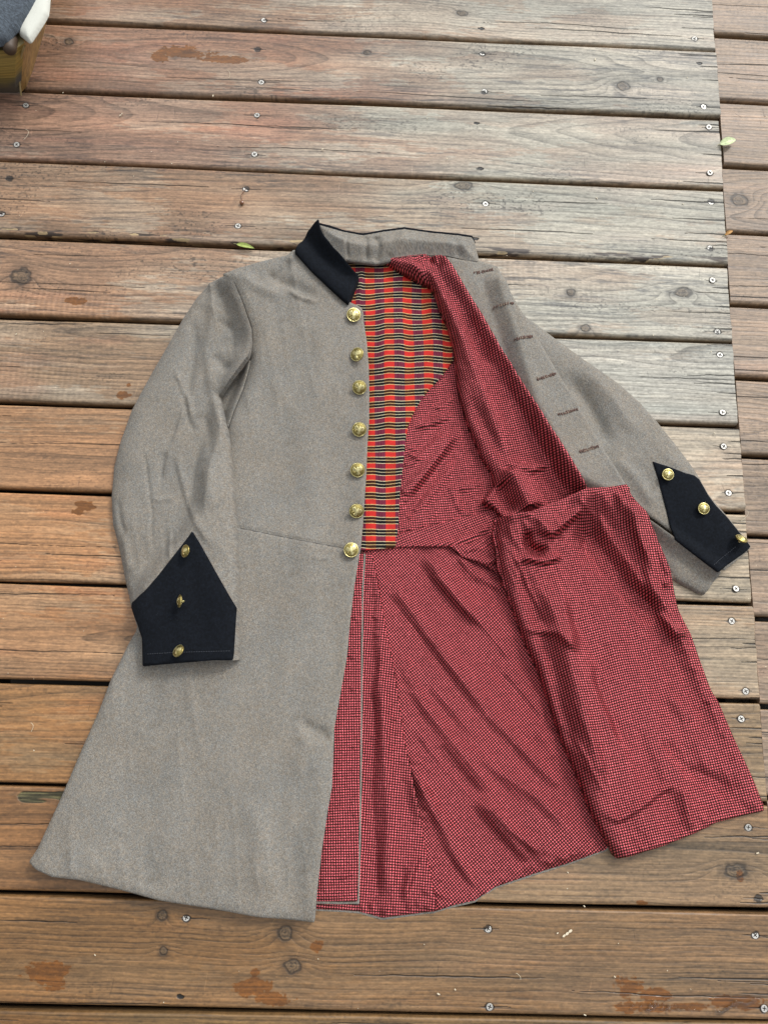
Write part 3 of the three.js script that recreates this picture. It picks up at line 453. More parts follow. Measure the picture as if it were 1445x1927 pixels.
panel('front_lining', coat, MAT.silk, { sw: { ang: -60, along: 190, across: 36, a: 3.5 }, hp: 0.02, t: 0.0035, ang: 14, seed: 14, noise: { a: 2.2, f: 9 }, lift: flapLift, edgeFold: 0.8, deep: 0.012, wr: { ang: -62, along: 110, across: 16, a: 0.9 },
  out: [[721, 489], [742, 483], [756, 482], [797, 477], [829, 478], ...seamF, [1100, 945], [1030, 985], [960, 985], ...flapLeft.slice(1, 19).reverse()],
  folds: [...puckers(seamF.slice(3), 12, 26, 0.8, 2.8, 1.5, 37), ...puckers([[742, 483], [797, 477], [841, 485]], 9, 22, 1, 2.6, 1.3, 38), { p: [[740, 486], [775, 505], [812, 520], [826, 560], [846, 600], [872, 650], [905, 740], [950, 850]], a: 5, w: 8, w2: 10, e: 0.1 }, { p: [[800, 482], [815, 497], [830, 520]], a: -3, w: 5 }, { p: [[770, 486], [790, 500], [812, 530]], a: -3, w: 5 }, { p: [[880, 740], [930, 840], [975, 900]], a: -3, w: 9 }, { p: [[935, 880], [955, 874], [1000, 886], [1040, 870]], a: 4, w: 4, w2: 8 }, { p: [[906, 944], [930, 920], [956, 884]], a: 4, w: 7, e: 0.1 }, { p: [[955, 880], [975, 920], [998, 966]], a: 9, w: 9, w2: 14, e: 0.15 }, { p: [[935, 905], [948, 935], [970, 965]], a: -6, w: 9 }, { p: [[960, 690], [985, 740], [1000, 800]], a: -2, w: 8 }, { p: [[860, 590], [890, 650], [930, 700]], a: -2.5, w: 8 }] });
panel('front_skirt_lining', coat, MAT.silk, { sw: { ang: -64, along: 190, across: 34, a: 4.5 }, hp: 0.018, t: 0.0045, ang: 13, seed: 15, fk: 2.1, drape: 0.02, noise: { a: 2.2, f: 10 }, lift: flapLift, edgeFold: 0.7, deep: 0.01, wr: { ang: -64, along: 120, across: 18, a: 1.3 },
  out: [[1105, 917], [1140, 916], [1178, 911], [1184, 918], [1187, 932], [1217, 962], [1239, 1018], [1262, 1071], [1277, 1147], [1300, 1192], [1320, 1250], [1339, 1300], [1353, 1322], [1387, 1401], [1417, 1465], [1437, 1515], [1438, 1527], [1353, 1548], [1300, 1573], [1239, 1596], [1164, 1617], ...flapLeft.slice(19).reverse(), [932, 975], [960, 968], [1000, 962]],
  folds: [...puckers([[1178, 911], [1217, 962], [1277, 1147], [1339, 1300], [1437, 1515]], 18, 26, 0.8, 3, 1.9, 39), ...puckers([[1164, 1614], [1239, 1594], [1353, 1545], [1437, 1525]], 12, 34, 0.8, 3.4, -1.7, 40), ...puckers([[940, 990], [1010, 975], [1105, 925], [1178, 920]], 12, 50, 1.2, 3.4, 1.3, 41), { p: [[1080, 970], [1130, 1040], [1164, 1090], [1215, 1150], [1275, 1165]], a: -6, w: 11, w2: 14 }, { p: [[1110, 960], [1160, 1030], [1200, 1090], [1240, 1140]], a: 4, w: 8 }, { p: [[1150, 930], [1180, 975], [1205, 1040], [1225, 1110], [1260, 1165]], a: 3.5, w: 5, w2: 9 }, { p: [[998, 1000], [1030, 1010], [1090, 960]], a: 4, w: 4, w2: 7 }, { p: [[960, 1065], [985, 1055], [1020, 1060], [1060, 1045]], a: 4.5, w: 4, w2: 7 }, { p: [[985, 1000], [990, 1030], [1010, 1040], [1030, 1036]], a: -5, w: 5 }, { p: [[940, 985], [965, 975], [995, 975]], a: 3, w: 5 }, { p: [[1012, 1085], [1045, 1180], [1075, 1290], [1105, 1400], [1128, 1490]], a: 5, w: 12, e: 0.15 }, { p: [[970, 1075], [1000, 1150], [1030, 1230], [1055, 1330], [1080, 1420]], a: -4, w: 8, w2: 12, e: 0.12 }, { p: [[1040, 1080], [1060, 1160], [1075, 1230]], a: 3, w: 8 }, { p: [[1111, 1250], [1140, 1330], [1180, 1412]], a: -3.5, w: 6, w2: 10 }, { p: [[1240, 1374], [1270, 1420], [1300, 1454], [1350, 1480], [1398, 1510]], a: -4, w: 6, w2: 10 }, { p: [[1275, 1470], [1290, 1510], [1300, 1570]], a: 3, w: 6 }, { p: [[1050, 1140], [1090, 1180], [1150, 1290]], a: -3, w: 10 }, { p: [[980, 1185], [1040, 1192], [1080, 1230]], a: 3, w: 4, w2: 7 }, { p: [[1300, 1195], [1270, 1190], [1240, 1150]], a: 4, w: 4, w2: 6 }, { p: [[1120, 1525], [1160, 1540], [1240, 1490], [1290, 1465]], a: 2.5, w: 4 }, { p: [[1250, 1300], [1290, 1340], [1330, 1360]], a: 2, w: 8 }] });
// ---- collar, inside face
panel('collar_lining', coat, MAT.wool, { hp: 0.026, t: 0.003, cell: 0.002, ang: 0, seed: 16, flat: 0.012, noise: { a: 1, f: 18 }, lift: (x, z, d) => 0.004 + 0.012 * sstep(0, 0.03, d), out: [[600, 417], [645, 430], [683, 437], [721, 430], [761, 425], [811, 432], [863, 437], [889, 441], [894, 449], [903, 486], [905, 493], [877, 490], [839, 481], [797, 480], [742, 485], [707, 492], [673, 488], [647, 485], [614, 455], [604, 430]],
  folds: [{ p: [[707, 440], [712, 465], [708, 490]], a: -4, w: 6, e: 0.1 }, { p: [[690, 440], [688, 465], [690, 488]], a: -2.5, w: 4, e: 0.1 }, { p: [[760, 428], [755, 450], [735, 480]], a: 2, w: 6, e: 0.1 }, { p: [[655, 432], [652, 455], [655, 484]], a: -1.6, w: 2, e: 0.1 }, { p: [[855, 440], [860, 465], [868, 486]], a: -2, w: 6 }] });
panel('collar_edge', coat, MAT.navy, { hp: 0.024, t: 0.0016, cell: 0.0015, roll: 0.001, flat: 0.014, noise: { a: 0.1, f: 10 }, out: [[597, 412], [622, 418], [645, 426], [683, 433], [721, 426], [761, 421], [811, 428], [863, 433], [890, 437], [896, 450], [892, 460], [880, 450], [863, 447], [811, 442], [761, 436], [721, 440], [683, 447], [645, 440], [608, 430]] });
// ---- left of the photograph: front of the coat, wool side up
const frontEdgeTop = [[654, 570], [669, 577], [680, 582], [684, 594], [684.5, 610], [690, 643], [694, 693], [695, 740], [694.5, 795], [691.5, 837], [689.5, 892], [686.5, 934], [683, 989], [679, 1031]];
const frontEdgeLow = [[678, 1036], [674, 1060], [667, 1103], [659, 1170], [653, 1237], [641, 1304], [629, 1372], [627, 1441], [625, 1480], [616, 1532], [606, 1599], [598, 1669], [593, 1728]];
const FE = world([...frontEdgeTop, ...frontEdgeLow], 0.02);
const chestLift = (x, z) => { const d = distPoly(FE, x, z, false)[0]; return 0.012 * sstep(0, 0.09, d); };
const waist = [[447, 993], [560, 1015.5], [650, 1032]];
const WZ = world(waist, 0.02);
panel('front', coat, MAT.wool, { hp: 0.02, t: 0.0035, cell: 0.0022, ang: 5, seed: 17, wr: { ang: -80, along: 170, across: 46, a: 1.5 }, sw: { ang: -78, along: 300, across: 70, a: 2.5 }, noise: { a: 2, f: 8 }, lift: chestLift, drape: 0.018, bulge: { h: 8, R: 30 }, free: [[[470, 677], [469, 687], [457, 732], [439, 774], [431, 801], [425, 900]], [[55, 1621], [71, 1597], [111, 1510], [151, 1417], [186, 1338], [208, 1280], [225, 1246], [242, 1211], [256, 1187]]], deep: 0.006,
  out: [[554, 473], [586, 508], [631, 550], ...frontEdgeTop, ...frontEdgeLow, [592, 1733], [589, 1733], [487, 1723], [399, 1707], [301, 1692], [221, 1670], [155, 1654], [102, 1648], [71, 1634], [55, 1621], [71, 1597], [111, 1510], [151, 1417], [186, 1338], [208, 1280], [225, 1246], [242, 1211], [256, 1187], [300, 1100], [390, 985], [405, 880], [431, 801], [439, 774], [457, 732], [469, 687], [473, 665], [476, 649], [474, 621], [460, 580], [443, 540], [420, 520], [450, 508], [500, 494], [541, 484]],
  folds: [{ p: waist, a: -0.9, w: 2, e: 0 }, { p: [[548, 484], [538, 505], [520, 520], [500, 524]], a: -4, w: 7 }, { p: [[500, 520], [550, 540], [600, 560]], a: -4, w: 10 }, { p: [[445, 510], [480, 540], [540, 565]], a: 2.5, w: 9 }, { p: [[600, 570], [560, 560], [540, 545]], a: 3, w: 4 }, { p: [[598, 590], [605, 680], [600, 800]], a: 1.8, w: 14 }, { p: [[480, 640], [485, 700], [470, 780]], a: 2, w: 12 }, { p: [[625, 1400], [605, 1380], [560, 1360]], a: -3, w: 9 }, { p: [[560, 1360], [575, 1400], [560, 1470]], a: 1.5, w: 8 }, { p: [[460, 1480], [490, 1580], [500, 1700]], a: 2, w: 16 }, { p: [[350, 1350], [330, 1480], [290, 1640]], a: 1.8, w: 18 }, { p: [[590, 1300], [560, 1420], [540, 1600]], a: 1.4, w: 14 }, { p: [[590, 1045], [600, 1053], [625, 1050]], a: 1.2, w: 4 }, { p: [[230, 1560], [210, 1600], [180, 1625]], a: -1.6, w: 14 }] });
const slvOuter = [[420, 522], [394, 535], [370, 565], [346, 601], [311, 663], [277, 722], [249, 774], [228, 832], [215, 884], [211, 936], [213.5, 988], [225, 1031], [239, 1101], [247, 1139], [255, 1165], [266, 1198], [269, 1253]];
const slvInner = [[452, 1242], [451, 1211], [450, 1142], [450, 1073], [448, 1000], [446, 967], [443, 930], [439, 884], [431, 815], [422, 781], [416, 749]];
panel('gusset', coat, MAT.wool, { hp: 0.016, t: 0.002, ang: 30, seed: 19, noise: { a: 0.8, f: 14 }, drape: 0.006, out: [[472, 676], [469, 690], [457, 732], [439, 775], [430, 803], [410, 800], [405, 740], [440, 705]] });
panel('sleeve', coat, MAT.wool, { hp: 0.024, t: 0.003, ang: -6, seed: 20, cell: 0.0022, fk: 1.15, wr: { ang: -76, along: 120, across: 26, a: 2 }, noise: { a: 2.6, f: 11 }, drape: 0.012, bulge: { h: 19, R: 38 }, free: [slvOuter, slvInner], rollFree: true, deep: 0.012, edgeFold: 0.8,
  out: [...slvOuter, [300, 1250], [346, 1246], [439, 1243], ...slvInner, [444, 713], [471, 678], [474, 668], [476.5, 649], [474.5, 621], [460.5, 580], [443.5, 540]],
  folds: [{ p: [[362, 590], [366, 640], [358, 700], [345, 760]], a: -4, w: 8, e: 0.2 }, { p: [[398, 545], [400, 600], [390, 660], [400, 740], [425, 820]], a: 4, w: 8, w2: 14, e: 0.15 }, { p: [[408, 600], [425, 612], [440, 625]], a: -3, w: 6 }, { p: [[400, 665], [420, 690], [440, 700]], a: -4, w: 8 }, { p: [[325, 690], [340, 720], [355, 760], [360, 800]], a: 2.6, w: 3.5, w2: 6 }, { p: [[345, 730], [352, 780], [365, 820]], a: -2.6, w: 4 }, { p: [[270, 850], [277, 900], [284, 960], [286, 1040]], a: -1.8, w: 2.2, w2: 3, e: 0.1 }, { p: [[312, 845], [304, 870], [300, 910]], a: -3.5, w: 4.5 }, { p: [[330, 845], [340, 890], [356, 950], [375, 990], [410, 1040]], a: 3, w: 4, w2: 8, e: 0.2 }, { p: [[350, 760], [335, 810], [325, 840]], a: 3, w: 4 }, { p: [[390, 870], [395, 920], [410, 970]], a: 2, w: 9 }, { p: [[284, 938], [305, 940], [330, 935]], a: 1.6, w: 4 }, { p: [[380, 770], [395, 820], [405, 880]], a: -2.5, w: 8 }, { p: [[228, 1000], [236, 1040], [240, 1080]], a: 2.5, w: 5 }, { p: [[218, 935], [225, 980], [235, 1010]], a: -2.5, w: 5 }] });
panel('cuff', coat, MAT.navy, { hp: 0.04, t: 0.0022, cell: 0.002, drape: 0.005, ang: 0, noise: { a: 0.4, f: 20 }, label: 'navy pointed cuff with three brass buttons, sleeve at the left', out: [[361.6, 999], [376, 1022], [400, 1065], [424, 1108], [445.5, 1144], [444, 1163], [440, 1229], [438, 1242.5], [400, 1243], [346, 1247], [300, 1251], [269, 1254], [267, 1201], [258, 1173], [247, 1142], [248, 1134], [254, 1129], [272, 1112], [294, 1087], [320, 1054], [345, 1022]] });
// stand collar, outside face
const CN = world([[554, 473], [586, 508], [631, 550], [654, 570]], 0.026);
panel('collar', coat, MAT.navy, { hp: 0.036, t: 0.0026, cell: 0.002, drape: 0.012, ang: -45, noise: { a: 0.4, f: 20 }, deep: 0.02, lift: (x, z, d) => { const q = distPoly(CN, x, z, false)[0]; return 0.004 + 0.3 * q; }, label: 'navy stand collar face', out: [[600, 412.5], [592, 418], [578, 436], [562, 458], [554.5, 473], [586, 508], [631, 550], [655, 570.5], [663, 549], [675, 518], [645, 483], [628, 465], [611, 444], [603, 430]] });

const seamTube = (pts, r, mat, up) => { const c = new THREE.CatmullRomCurve3(Array.from({ length: 41 }, (_, k) => { const f = k / 40 * (pts.length - 1), i = Math.min(pts.length - 2, Math.floor(f)), q = surf(mix(pts[i][0], pts[i + 1][0], f - i), mix(pts[i][1], pts[i + 1][1], f - i)); return new THREE.Vector3(q[0], q[1] + up, q[2]); })); part('seam', new THREE.TubeGeometry(c, 80, r, 5), mat, coat); };
seamTube([[453, 994], [560, 1015.5], [648, 1031.7]], 0.0006, new THREE.MeshStandardMaterial({ color: new THREE.Color(0.085, 0.08, 0.074), roughness: 0.9 }), -0.0002);
seamTube([[742, 485.5], [797, 480.5], [839, 481.5], [877, 490], [904, 493.5]], 0.0006, new THREE.MeshStandardMaterial({ color: new THREE.Color(0.05, 0.045, 0.04), roughness: 0.9 }), 0);
// ---- buttons
{
  const c = document.createElement('canvas'); c.width = c.height = 256; const g = c.getContext('2d');
  g.fillStyle = '#606060'; g.fillRect(0, 0, 256, 256);
  for (let k = 0; k < 260; k++) { const v = Math.floor(70 + hash(k, 3) * 70); g.fillStyle = `rgb(${v},${v},${v})`; g.beginPath(); g.arc(hash(k, 1) * 256, hash(k, 2) * 256, 2 + 4 * hash(k, 4), 0, 7); g.fill(); }
  g.strokeStyle = '#c8c8c8'; g.lineWidth = 9; g.beginPath(); g.arc(128, 128, 112, 0, 7); g.stroke();
  g.fillStyle = '#f4f4f4'; g.beginPath(); g.ellipse(128, 132, 20, 40, 0, 0, 7); g.fill();                                  // eagle: body, head, wings, tail, legs
  g.beginPath(); g.arc(134, 84, 14, 0, 7); g.fill(); g.beginPath(); g.moveTo(146, 80); g.lineTo(160, 90); g.lineTo(144, 92); g.fill();
  for (const s of [-1, 1]) { g.beginPath(); g.moveTo(128 + s * 12, 104); g.lineTo(128 + s * 52, 62); g.lineTo(128 + s * 84, 92); g.lineTo(128 + s * 80, 136); g.lineTo(128 + s * 60, 128); g.lineTo(128 + s * 50, 148); g.lineTo(128 + s * 34, 136); g.lineTo(128 + s * 16, 150); g.fill(); g.strokeStyle = '#808080'; g.lineWidth = 4; for (let k = 0; k < 4; k++) { g.beginPath(); g.moveTo(128 + s * (24 + k * 10), 100 - k * 5); g.lineTo(128 + s * (32 + k * 14), 138 - k * 4); g.stroke(); } g.strokeStyle = '#e8e8e8'; g.lineWidth = 8; g.beginPath(); g.moveTo(128 + s * 10, 165); g.lineTo(128 + s * 34, 190); g.stroke(); }
  g.fillStyle = '#e0e0e0'; g.beginPath(); g.moveTo(118, 164); g.lineTo(104, 206); g.lineTo(152, 206); g.lineTo(138, 164); g.fill();
  const img = g.getImageData(0, 0, 256, 256).data, pat = tileTex(256, 256, (i, j) => { const v = img[((255 - j) * 256 + i) * 4] / 255, q = sstep(0.25, 0.75, v) * (0.8 + 0.4 * hash(i >> 2, j >> 2)); return [mix(142, 230, q), mix(126, 218, q), mix(70, 158, q)]; });
  const bump = new THREE.CanvasTexture(c); MAT.brass = new THREE.MeshStandardMaterial({ map: pat, metalness: 1, roughness: 0.34, bumpMap: bump, bumpScale: 0.004 });
}
function buttonGeometry(r) {
  const pts = []; for (let k = 0; k <= 10; k++) { const a = k / 10; pts.push([r * 0.9 * a, 0.0042 - 0.0032 * a * a]); }
  pts.push([r * 0.95, 0.0014], [r, 0.0006], [r * 0.99, -0.0004], [r * 0.9, -0.001], [r * 0.6, -0.0022], [0.0001, -0.0026]);
  const dome = new THREE.LatheGeometry(pts.reverse().map(p => new THREE.Vector2(Math.max(p[0], 0.00005), p[1])), 36);
  const shank = new THREE.TorusGeometry(0.0022, 0.0006, 6, 14).translate(0, -0.0042, 0);
  const g = mergeGeometries([dome, shank]); const p = g.attributes.position, u = g.attributes.uv;
  for (let i = 0; i < p.count; i++) u.setXY(i, 0.5 + p.getX(i) / r / 2.1, 0.5 - p.getZ(i) / r / 2.1);
  return g;
}
const bigButton = buttonGeometry(0.0113), smallButton = buttonGeometry(0.0092);
const BTN = [[665.6, 593, 0, 0.1, 0.25], [672, 668, 0, -0.45, 0.1], [676.5, 730, 0, 0.0, 0.5], [676, 809, 0, 0.05, 0.45], [673, 885, 0, 0.05, 0.4], [671, 962, 0, 0.15, 0.45], [661, 1035, 0, 0.05, 0.15],
  [351, 1038, 1, -0.75, 0.0], [341, 1132, 1, -1.1, 0], [338, 1225, 1, -0.6, -0.5], [1256, 893, 1, 0, 0.1], [1323, 957, 1, 0.05, 0.1], [1391, 1015, 1, 0.25, -0.75]];
for (const [px, py, small, tx, tz] of BTN) {
  const [x, h, z] = surf(px, py, 0.006), tilt = Math.hypot(tx, tz), m = part('button', small ? smallButton : bigButton, MAT.brass, coat);
  m.position.set(x, h + 0.0052 + (small ? 0.008 : 0.006) * Math.sin(tilt), z);
  m.quaternion.setFromUnitVectors(new THREE.Vector3(0, 1, 0), new THREE.Vector3(Math.tan(tx), 1, Math.tan(tz)).normalize()).multiply(new THREE.Quaternion().setFromAxisAngle(new THREE.Vector3(0, 1, 0), 0.3 * Math.sin(px)));
}
// ---- buttonholes worked in brown thread
function seg(a, b, r, n = 5) { const A = new THREE.Vector3(...a), B = new THREE.Vector3(...b), d = B.clone().sub(A), g = new THREE.CapsuleGeometry(r, d.length(), 2, n); g.applyQuaternion(new THREE.Quaternion().setFromUnitVectors(new THREE.Vector3(0, 1, 0), d.normalize())); g.translate((a[0] + b[0]) / 2, (a[1] + b[1]) / 2, (a[2] + b[2]) / 2); return g; }
[[892, 514, 929, 507], [929, 579, 965, 571], [967, 640, 1001, 633], [1011, 714, 1045, 703], [1051, 780, 1086, 770], [1090, 851, 1124, 840]].forEach(([ax, ay, bx, by], q) => {
  seed = 90 + q; const gs = [], n = 17; const A = surf(ax, ay), B = surf(bx, by), dx = B[0] - A[0], dz = B[2] - A[2], l = Math.hypot(dx, dz), ux = dx / l, uz = dz / l;
  for (let k = 0; k <= n; k++) { const t = k / n, x = mix(A[0], B[0], t), z = mix(A[2], B[2], t), s = 0.0009 + 0.0015 * rnd(), j = (rnd() - 0.5) * 0.0022, y = sample(HM, x, z) + 0.0005; for (const e of [-1, 1]) if (rnd() < 0.9) gs.push(seg([x + ux * j - uz * 0.0004 * e, y + 0.0003 + 0.0005 * rnd(), z + uz * j + ux * 0.0004 * e], [x - uz * s * e + ux * j, y, z + ux * s * e], 0.0006 + 0.0003 * rnd())); }
  const pale = q > 0; const m = part('buttonhole', mergeGeometries(gs), MAT.thread, coat);
  if (pale) { const hs = []; for (let k = 4; k < 13; k++) { const t = k / n + 0.02, x = mix(A[0], B[0], t), z = mix(A[2], B[2], t), y = sample(HM, x, z) + 0.0009; hs.push(seg([x, y, z], [x - uz * 0.0014, y - 0.0003, z + ux * 0.0014], 0.0005)); } part('thread', mergeGeometries(hs), MAT.threadPale, m); }
});
function stitches(pts, mat, hp, gap = 0.0034, ln = 0.0018) {
  const gs = [], P = world(pts, hp); let carry = 0;
  for (let i = 0; i < P.length - 1; i++) { const dx = P[i + 1][0] - P[i][0], dz = P[i + 1][1] - P[i][1], l = Math.hypot(dx, dz); let s = carry; for (; s + ln < l; s += gap) { const p = k => { const x = P[i][0] + dx * k / l, z = P[i][1] + dz * k / l; return [x, sample(HM, x, z) + 0.0002, z]; }; gs.push(seg(p(s), p(s + ln), 0.0003, 4)); } carry = s - l; if (carry < 0) carry = 0; }
  part('stitching', mergeGeometries(gs), mat, coat);
}
stitches([[280, 1231], [330, 1228], [437, 1225]], MAT.threadNavy, 0.04);
stitches([[1341, 1063], [1365, 1045], [1386, 1028]], MAT.threadNavy, 0.026);
stitches([[1310, 1090], [1320, 1075]], MAT.thread, 0.02);
stitches([[683, 1060], [680, 1200], [678, 1400], [674, 1690]], MAT.thread, 0.012, 0.006, 0.0014);

// ------------------------------------------------------------------ far corner: low wooden stool with a folded garment on it
{
  const H3 = (px, py, y) => { const [x, z] = at(px, py, y); return [x, y, z]; };
  // right side rises leaning inward from the deck; each rib runs from the deck to the top
  const ribs = [[[-150, 176], [-150, 90]], [[-60, 176], [-60, 94]], [[0, 175], [0, 96]], [[30, 175.5], [32, 92]], [[41, 174], [48, 80]], [[50, 166], [54, 70]], [[63, 133], [62, 45]], [[71, 106], [68, 30]], [[83, 66], [80, 0]], [[91, 33], [90, -40]], [[101, -5], [98, -80]], [[110, -60], [104, -120]]];
  const P = [], I = [], U = [], n = 8, HS = 0.085;
  ribs.forEach(([b, t], i) => { const B = H3(b[0], b[1], 0), T = H3(t[0], t[1], HS); for (let k = 0; k <= n; k++) { const q = k / n, o = Math.sin(Math.PI * q) * (i < 4 ? 0.012 : 0.003); P.push(mix(B[0], T[0], q), HS * q + 0.0006, mix(B[2], T[2], q) + (i < 5 ? o : 0)); U.push(i * 0.05, q); } });
  for (let i = 0; i < ribs.length - 1; i++) for (let k = 0; k < n; k++) { const a = i * (n + 1) + k, b = a + n + 1; I.push(a, b, a + 1, a + 1, b, b + 1); }
  const c = P.length / 3; P.push(...H3(-60, -40, HS)); U.push(0, 1); for (let i = 0; i < ribs.length - 1; i++) I.push(i * (n + 1) + n, (i + 1) * (n + 1) + n, c);
  let g = new THREE.BufferGeometry(); g.setAttribute('position', new THREE.Float32BufferAttribute(P, 3)); g.setAttribute('uv', new THREE.Float32BufferAttribute(U, 2)); g.setIndex(I); g = g.toNonIndexed(); g.computeVertexNormals();
  const map = tileTex(512, 512, (i, j) => { const v = 0.6 * noise(i / 60, j / 5) + 0.4 * noise(i / 20, j / 2), dk = sstep(0.1, 0.5, fbm(i / 160 + 3, j / 200)); if (i / 512 > 0.195) { const w = 0.6 * noise(i / 2.2, j / 50) + 0.4 * noise(i / 5, j / 18); return [148 + 40 * w, 116 + 34 * w, 68 + 22 * w]; } const low = sstep(300, 120, j + 60 * noise(i / 30, 3)); return [mix(134 + 30 * v, 84, low) * (1 - 0.15 * dk), mix(112 + 24 * v, 80, low) * (1 - 0.1 * dk), mix(54 + 14 * v, 70, low)]; });
  const wm = new THREE.MeshStandardMaterial({ map, roughness: 0.5, side: THREE.DoubleSide });
  const stool = thing('low_stool', 'low olive brown wooden stool at the top left corner of the deck', 'stool'); part('seat', g, wm, stool);
  const e = [H3(41, 174, 0.001), H3(38, 150, 0.02), H3(37, 133, 0.036), H3(40, 104, 0.062), H3(48, 81, 0.085)];
  part('edge_bead', new THREE.TubeGeometry(new THREE.CatmullRomCurve3(e.map(p => new THREE.Vector3(p[0] + 0.002, p[1] + 0.003, p[2] + 0.008))), 24, 0.0016, 6), new THREE.MeshStandardMaterial({ color: new THREE.Color(0.32, 0.24, 0.11), roughness: 0.5 }), stool);
  const [kx, ky, kz] = H3(20, 82, 0.09); part('peg', new THREE.CapsuleGeometry(0.0105, 0.016, 6, 18).rotateX(Math.PI / 2), new THREE.MeshStandardMaterial({ color: new THREE.Color(0.055, 0.033, 0.018), roughness: 0.6 }), stool).position.set(kx, ky, kz);
  const gar = thing('folded_garment', 'dark grey wool garment with a white band, heaped on the low stool', 'garment');
  const furMap = tileTex(512, 512, (i, j) => { const v = wrapN(i + j * 0.5, j, 512, 90, 41) * 0.5 + 0.5 * wrapN(i + j, j - i, 512, 200, 42) + 0.6 * (hash(i, j) - 0.5); const f = 1 + 0.42 * v; return [76 * f, 84 * f, 92 * f]; });
  const fur = new THREE.MeshPhysicalMaterial({ map: rep(furMap, 0.16), bumpMap: rep(woolRel, 0.14), bumpScale: 0.002, roughness: 0.95, sheen: 0.25, sheenColor: new THREE.Color(0.6, 0.65, 0.7) });
  const white = new THREE.MeshPhysicalMaterial({ color: new THREE.Color(0.6, 0.6, 0.53), roughness: 0.85, bumpMap: rep(clothRel, 0.05), bumpScale: 0.0008, sheen: 0.2 });
  panel('white_band', gar, white, { hp: 0.0915, flat: 0.089, t: 0.003, drape: 0.02, noise: { a: 3, f: 14 }, bulge: { h: 8, R: 20 }, out: [[60, -60], [98, -60], [95, 0], [92, 28], [83, 44], [70, 64], [60, 79], [55, 80], [38, 66], [30, 50], [40, 0]] });
  panel('cloth', gar, fur, { hp: 0.1, flat: 0.097, t: 0.004, drape: 0.02, noise: { a: 5, f: 12 }, bulge: { h: 16, R: 30 }, out: [[-90, -60], [85, -60], [70, -2], [57, 22], [47, 40], [36, 56], [26, 66], [17, 79], [8, 84], [-10, 88], [-90, 92]] });
}

// ------------------------------------------------------------------ leaves, resin bead, water
function leaf(name, label, px, py, len, wid, turn, tilt, color, curl) {
  const n = 14, m = 6, P = [], I = [], U = [];
  for (let s = 0; s < 2; s++) for (let i = 0; i <= n; i++) for (let j = -m / 2; j <= m / 2; j++) { const t = i / n, w = wid / 2 * Math.pow(Math.sin(Math.PI * Math.pow(t, 0.8)), 0.75), q = j / (m / 2); P.push((t - 0.5) * len, 0.0006 * (1 - s) + curl * (q * q) * w / wid + curl * 0.6 * Math.sin(t * 3.1) - (q === 0 ? 0.0004 : 0), q * w); U.push(t, q * 0.5 + 0.5); }
  const row = m + 1, half = (n + 1) * row; for (let s = 0; s < 2; s++) for (let i = 0; i < n; i++) for (let j = 0; j < m; j++) { const a = s * half + i * row + j; s ? I.push(a, a + row, a + 1, a + 1, a + row, a + row + 1) : I.push(a, a + 1, a + row, a + 1, a + row + 1, a + row); }
  const g = new THREE.BufferGeometry(); g.setAttribute('position', new THREE.Float32BufferAttribute(P, 3)); g.setAttribute('uv', new THREE.Float32BufferAttribute(U, 2)); g.setIndex(I); g.computeVertexNormals();
  const lm = tileTex(128, 64, (i, j) => { const vein = Math.abs(j - 32) < 1.5 ? 1.15 : (Math.abs(((i + Math.abs(j - 32) * 0.8) % 16) - 8) < 0.8 ? 1.06 : 1), f = vein * (1 + 0.1 * fbm(i / 12, j / 12) - 0.12 * sstep(0.3, 0.6, noise(i / 7, j / 7))); return color.map(c => c * f); });
  const [x, z] = at(px, py, 0.003), o = thing(name, label, 'leaf', [x, 0.002, z], turn); o.rotation.z = tilt; o.rotation.order = 'YXZ';
  part('blade', g, new THREE.MeshPhysicalMaterial({ map: lm, roughness: 0.6, side: THREE.DoubleSide }), o);
  part('stalk', new THREE.CylinderGeometry(0.0004, 0.0005, 0.006, 6).rotateZ(Math.PI / 2).translate(-len / 2 - 0.002, 0.0006, 0), new THREE.MeshStandardMaterial({ color: new THREE.Color(0.3, 0.27, 0.12), roughness: 0.7 }), o);
  return o;
}
leaf('fallen_leaf', 'pale green leaf lying on the right hand planks beside the cut board ends', 1369, 267, 0.03, 0.0145, 0.35, 0.02, [196, 206, 158], 0.004);
leaf('fallen_leaf', 'small curled tan leaf stuck in the gap by the cut board ends', 1371, 438, 0.015, 0.006, 0.5, 0.15, [186, 140, 80], 0.003);
leaf('fallen_leaf', 'green and cream leaf lying in the gap above the grey shoulder', 462, 463, 0.03, 0.008, -0.2, -0.02, [150, 164, 84], 0.003);
{
  const a = at(463, 357), b = at(455, 369), c = at(456, 384), m = new THREE.MeshPhysicalMaterial({ color: new THREE.Color(0.16, 0.06, 0.02), roughness: 0.2, clearcoat: 0.6 });
  const o = thing('resin_drip', 'tiny brown resin bead on a thin thread beside a screw on the plank', 'resin bead', [c[0], 0, c[1]]);
  part('bead', new THREE.SphereGeometry(0.0036, 18, 12).scale(1, 0.8, 1), m, o).position.y = 0.004;
  part('strand', new THREE.TubeGeometry(new THREE.CatmullRomCurve3([new THREE.Vector3(a[0] - c[0], 0.0022, a[1] - c[1]), new THREE.Vector3(b[0] - c[0], 0.0022, b[1] - c[1]), new THREE.Vector3(b[0] - c[0] + 0.001, 0.0022, b[1] - c[1] + 0.006), new THREE.Vector3(0, 0.003, 0)]), 20, 0.0006, 6), m, o);
}
